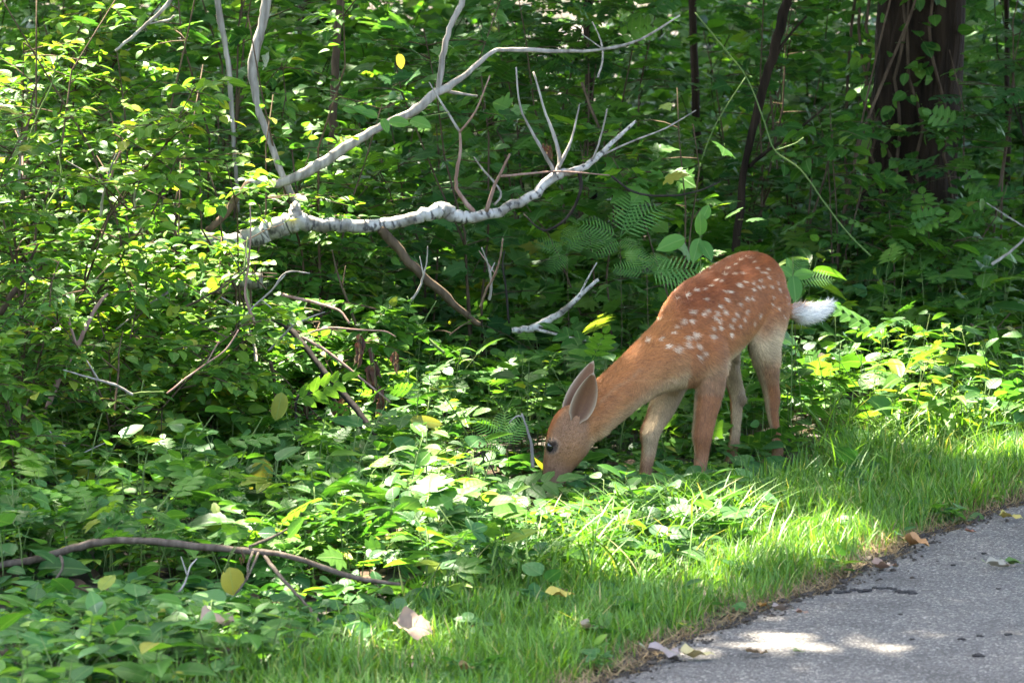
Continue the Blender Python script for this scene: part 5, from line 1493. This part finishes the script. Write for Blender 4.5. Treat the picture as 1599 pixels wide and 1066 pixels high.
fallen(875, 932, 44, 10, (.62, .50, .10), 'narrow yellow leaf resting on the grass', z=.06, rot=.15, seed=16)
fallen(925, 985, 34, 12, (.38, .31, .2), 'tan withered leaf sunk in the mown grass', z=.04, seed=17, curl=.5)
fallen(1293, 566, 34, 18, (.52, .42, .38), 'pale pinkish dead leaf caught in leaves behind the hind legs of the deer', z=.22, rot=.1, seed=18, curl=.5)
fallen(938, 548, 40, 22, (.50, .44, .37), 'pale dead leaf caught in dark undergrowth above the deer ears', z=.2, rot=.3, seed=19, curl=.5)
fallen(730, 1048, 26, 12, (.26, .17, .06), 'small brown curled leaf deep in the mown grass', z=.035, seed=20, curl=.8)

def yellow_hanging(u0, v0, u1, v1, Y, wd, lab, seed, c):
    b0 = W(u0, v0, Y); d = W(u1, v1, Y) - b0
    T = t_ovate(9, wd, .35, .12, .6, .7, pet=.15, wave=.02)
    m = frames(np.array([tuple(d)]), np.array([[.35, -1.0, .2]]))[0]
    me = mesh_np('hanging_leaf', T[0], T[1], M['yellow'], T[2])
    o = link('hanging_leaf', me); o.matrix_basis = Matrix.Translation(b0) @ Matrix(m.tolist()).to_4x4() @ Matrix.Scale(d.length, 4)
    tag(o, lab, 'leaf')
yellow_hanging(412, 715, 398, 778, 10.9, .30, 'large yellowing leaf hanging limp above the dead stick', 1, 0)
yellow_hanging(392, 772, 382, 826, 10.88, .24, 'yellowing leaf hanging tip down just above the dead stick', 2, 0)
yellow_hanging(440, 612, 431, 658, 11.3, .28, 'yellowing leaf hanging below the dark dead branch', 3, 0)
yellow_hanging(358, 885, 366, 930, 9.1, .42, 'broad yellow brown leaf drooping below the dead stick', 4, 0)
yellow_hanging(622, 84, 628, 108, 13.3, .3, 'yellow spotted leaf hanging high above the grey limb', 5, 0)
yellow_hanging(640, 655, 692, 662, 11.3, .18, 'bright yellow leaf glowing beside the dark dead branch', 6, 0)

# crumbs and the crack at the path edge
M['crumb'] = bark_mat('asphalt_crumb', (.012, .011, .010), (.05, .045, .04), 80)
def chunk(u, v, wpx, lab, seed, flat=.3, z=.022):
    rg = np.random.default_rng(seed)
    p = G(u, v, z); L = px2m(wpx, p.y) / 2
    v_, f_ = uv_sphere(1, 9, 6, (1, .6, flat)); d = rg.uniform(.7, 1.25, len(v_)); v_ = v_ * d[:, None] * L
    v_[:9] = v_[:9].mean(0); v_[-9:] = v_[-9:].mean(0)
    o = link('debris', mesh_np('debris', v_, f_, M['crumb'], smooth=False), None, p + Vector((0, 0, L * flat * .5)))
    o.rotation_euler = (0, 0, rg.uniform(-.4, .4)); tag(o, lab, 'debris', 'dark debris bits on the path')
for i, (u, v, wd) in enumerate([(1502, 998, 16), (1530, 993, 13), (1574, 991, 14), (1424, 998, 10), (1528, 1024, 20), (1536, 864, 10), (1559, 919, 9), (1406, 959, 8), (1488, 882, 9), (1464, 876, 6), (1522, 871, 5)]):
    chunk(u, v, wd, 'small dark scrap of debris on the asphalt path', 70 + i)
def crack():
    org = G(1365, 922, .022)
    r = empty('broken_edge', org); tag(r, 'dark crumbling strip of broken asphalt at the path edge', 'debris')
    rg = np.random.default_rng(9)
    for i, u in enumerate(np.linspace(1308, 1424, 17)):
        v = 926 - 6 * math.sin((u - 1308) / 116 * 3.1) + rg.normal() * 1.5
        p = G(u, v, .022); L = px2m(rg.uniform(9, 16), p.y) / 2
        v_, f_ = uv_sphere(1, 8, 5, (1, .6, .5)); v_ = v_ * rg.uniform(.7, 1.25, len(v_))[:, None] * L
        v_[:8] = v_[:8].mean(0); v_[-8:] = v_[-8:].mean(0)
        link('crumb', mesh_np('crumb', v_, f_, M['crumb'], smooth=False), r, p - org)
crack()

# ------------------------------------------------------------------ dry twigs and stalks poking through the growth
def dry_twigs():
    rg = np.random.default_rng(81)
    marks = [(200, 330, 12.1, 'in the sunlit heart of the thicket'), (60, 250, 12.0, 'at the outer edge of the thicket'), (330, 480, 11.9, 'beside the rotting log'), (200, 620, 11.2, 'over the shaded hollow'), (400, 560, 11.7, 'beside the dark dead branch'), (640, 480, 12.6, 'beside the sagging brown branch'), (1480, 420, 14.2, 'over the dark undergrowth by the turf'), (960, 120, 14.0, 'above the birch twigs'), (300, 920, 9.3, 'under the dead stick')]
    for u0, v0, Y0, wh in marks:
        for k in range(5 if u0 < 700 else 2):
            u = u0 + rg.normal() * 55; v = v0 + rg.normal() * 45; Y = Y0 + rg.normal() * .12
            a = rg.normal() * .6 + (1.57 if rg.random() < .6 else .6); L = rg.uniform(70, 190) * (.5 if Y < 10 else 1)
            pts = [(u, v)]
            for q in range(4):
                a += rg.normal() * .22; pts.append((pts[-1][0] + math.cos(a) * L / 4, pts[-1][1] - math.sin(a) * L / 4))
            mat = ['twig', 'greytwig', 'redtwig', 'greytwig', 'stem'][k]
            look = ['dark brown', 'pale grey', 'reddish', 'thin grey', 'wiry green'][k]
            tw = [line(Y, 3, 1.5, pts[2], (pts[2][0] + rg.normal() * 30, pts[2][1] - rg.uniform(15, 45)))]
            branch_thing('dry_twig', look + ' bare twig ' + wh, 'twig', line(Y, rg.uniform(3.5, 6), 2, *pts, dY=rg.normal() * .15), tw, mat=mat, part='shoot', seg=5, group='bare twigs in the growth')
dry_twigs()

def soil_fringe():
    rg = np.random.default_rng(91)
    n = 5200
    y = rg.uniform(7.8, 15, n); k = rg.random(n)
    x = edge_np(y) + np.where(k < .7, -np.abs(rg.normal(size=n)) * .06 + .01, np.abs(rg.normal(size=n)) * .05)
    z = np.where(x < edge_np(y), .004, .021)
    v, f = uv_sphere(1, 5, 3, (1, .8, .5)); f = np.concatenate([f[:, [0, 1, 2]], f[:, [0, 2, 3]]])
    A_ = Acc(); an = rg.uniform(0, 6.28, n)
    R3 = np.zeros((n, 3, 3)); R3[:, 0, 0] = np.cos(an); R3[:, 0, 1] = -np.sin(an); R3[:, 1, 0] = np.sin(an); R3[:, 1, 1] = np.cos(an); R3[:, 2, 2] = 1
    A_.inst((v, f, np.zeros((len(v), 2))), np.stack([x, y, z], -1), R3, rg.uniform(.0015, .007, n) * (1 + (rg.random(n) < .06) * 1.2), rg.random(n))
    tag(A_.build('soil_crumbs', M['soil']), 'dark soil crumbs along the broken path edge', 'soil', kind='stuff')
soil_fringe()
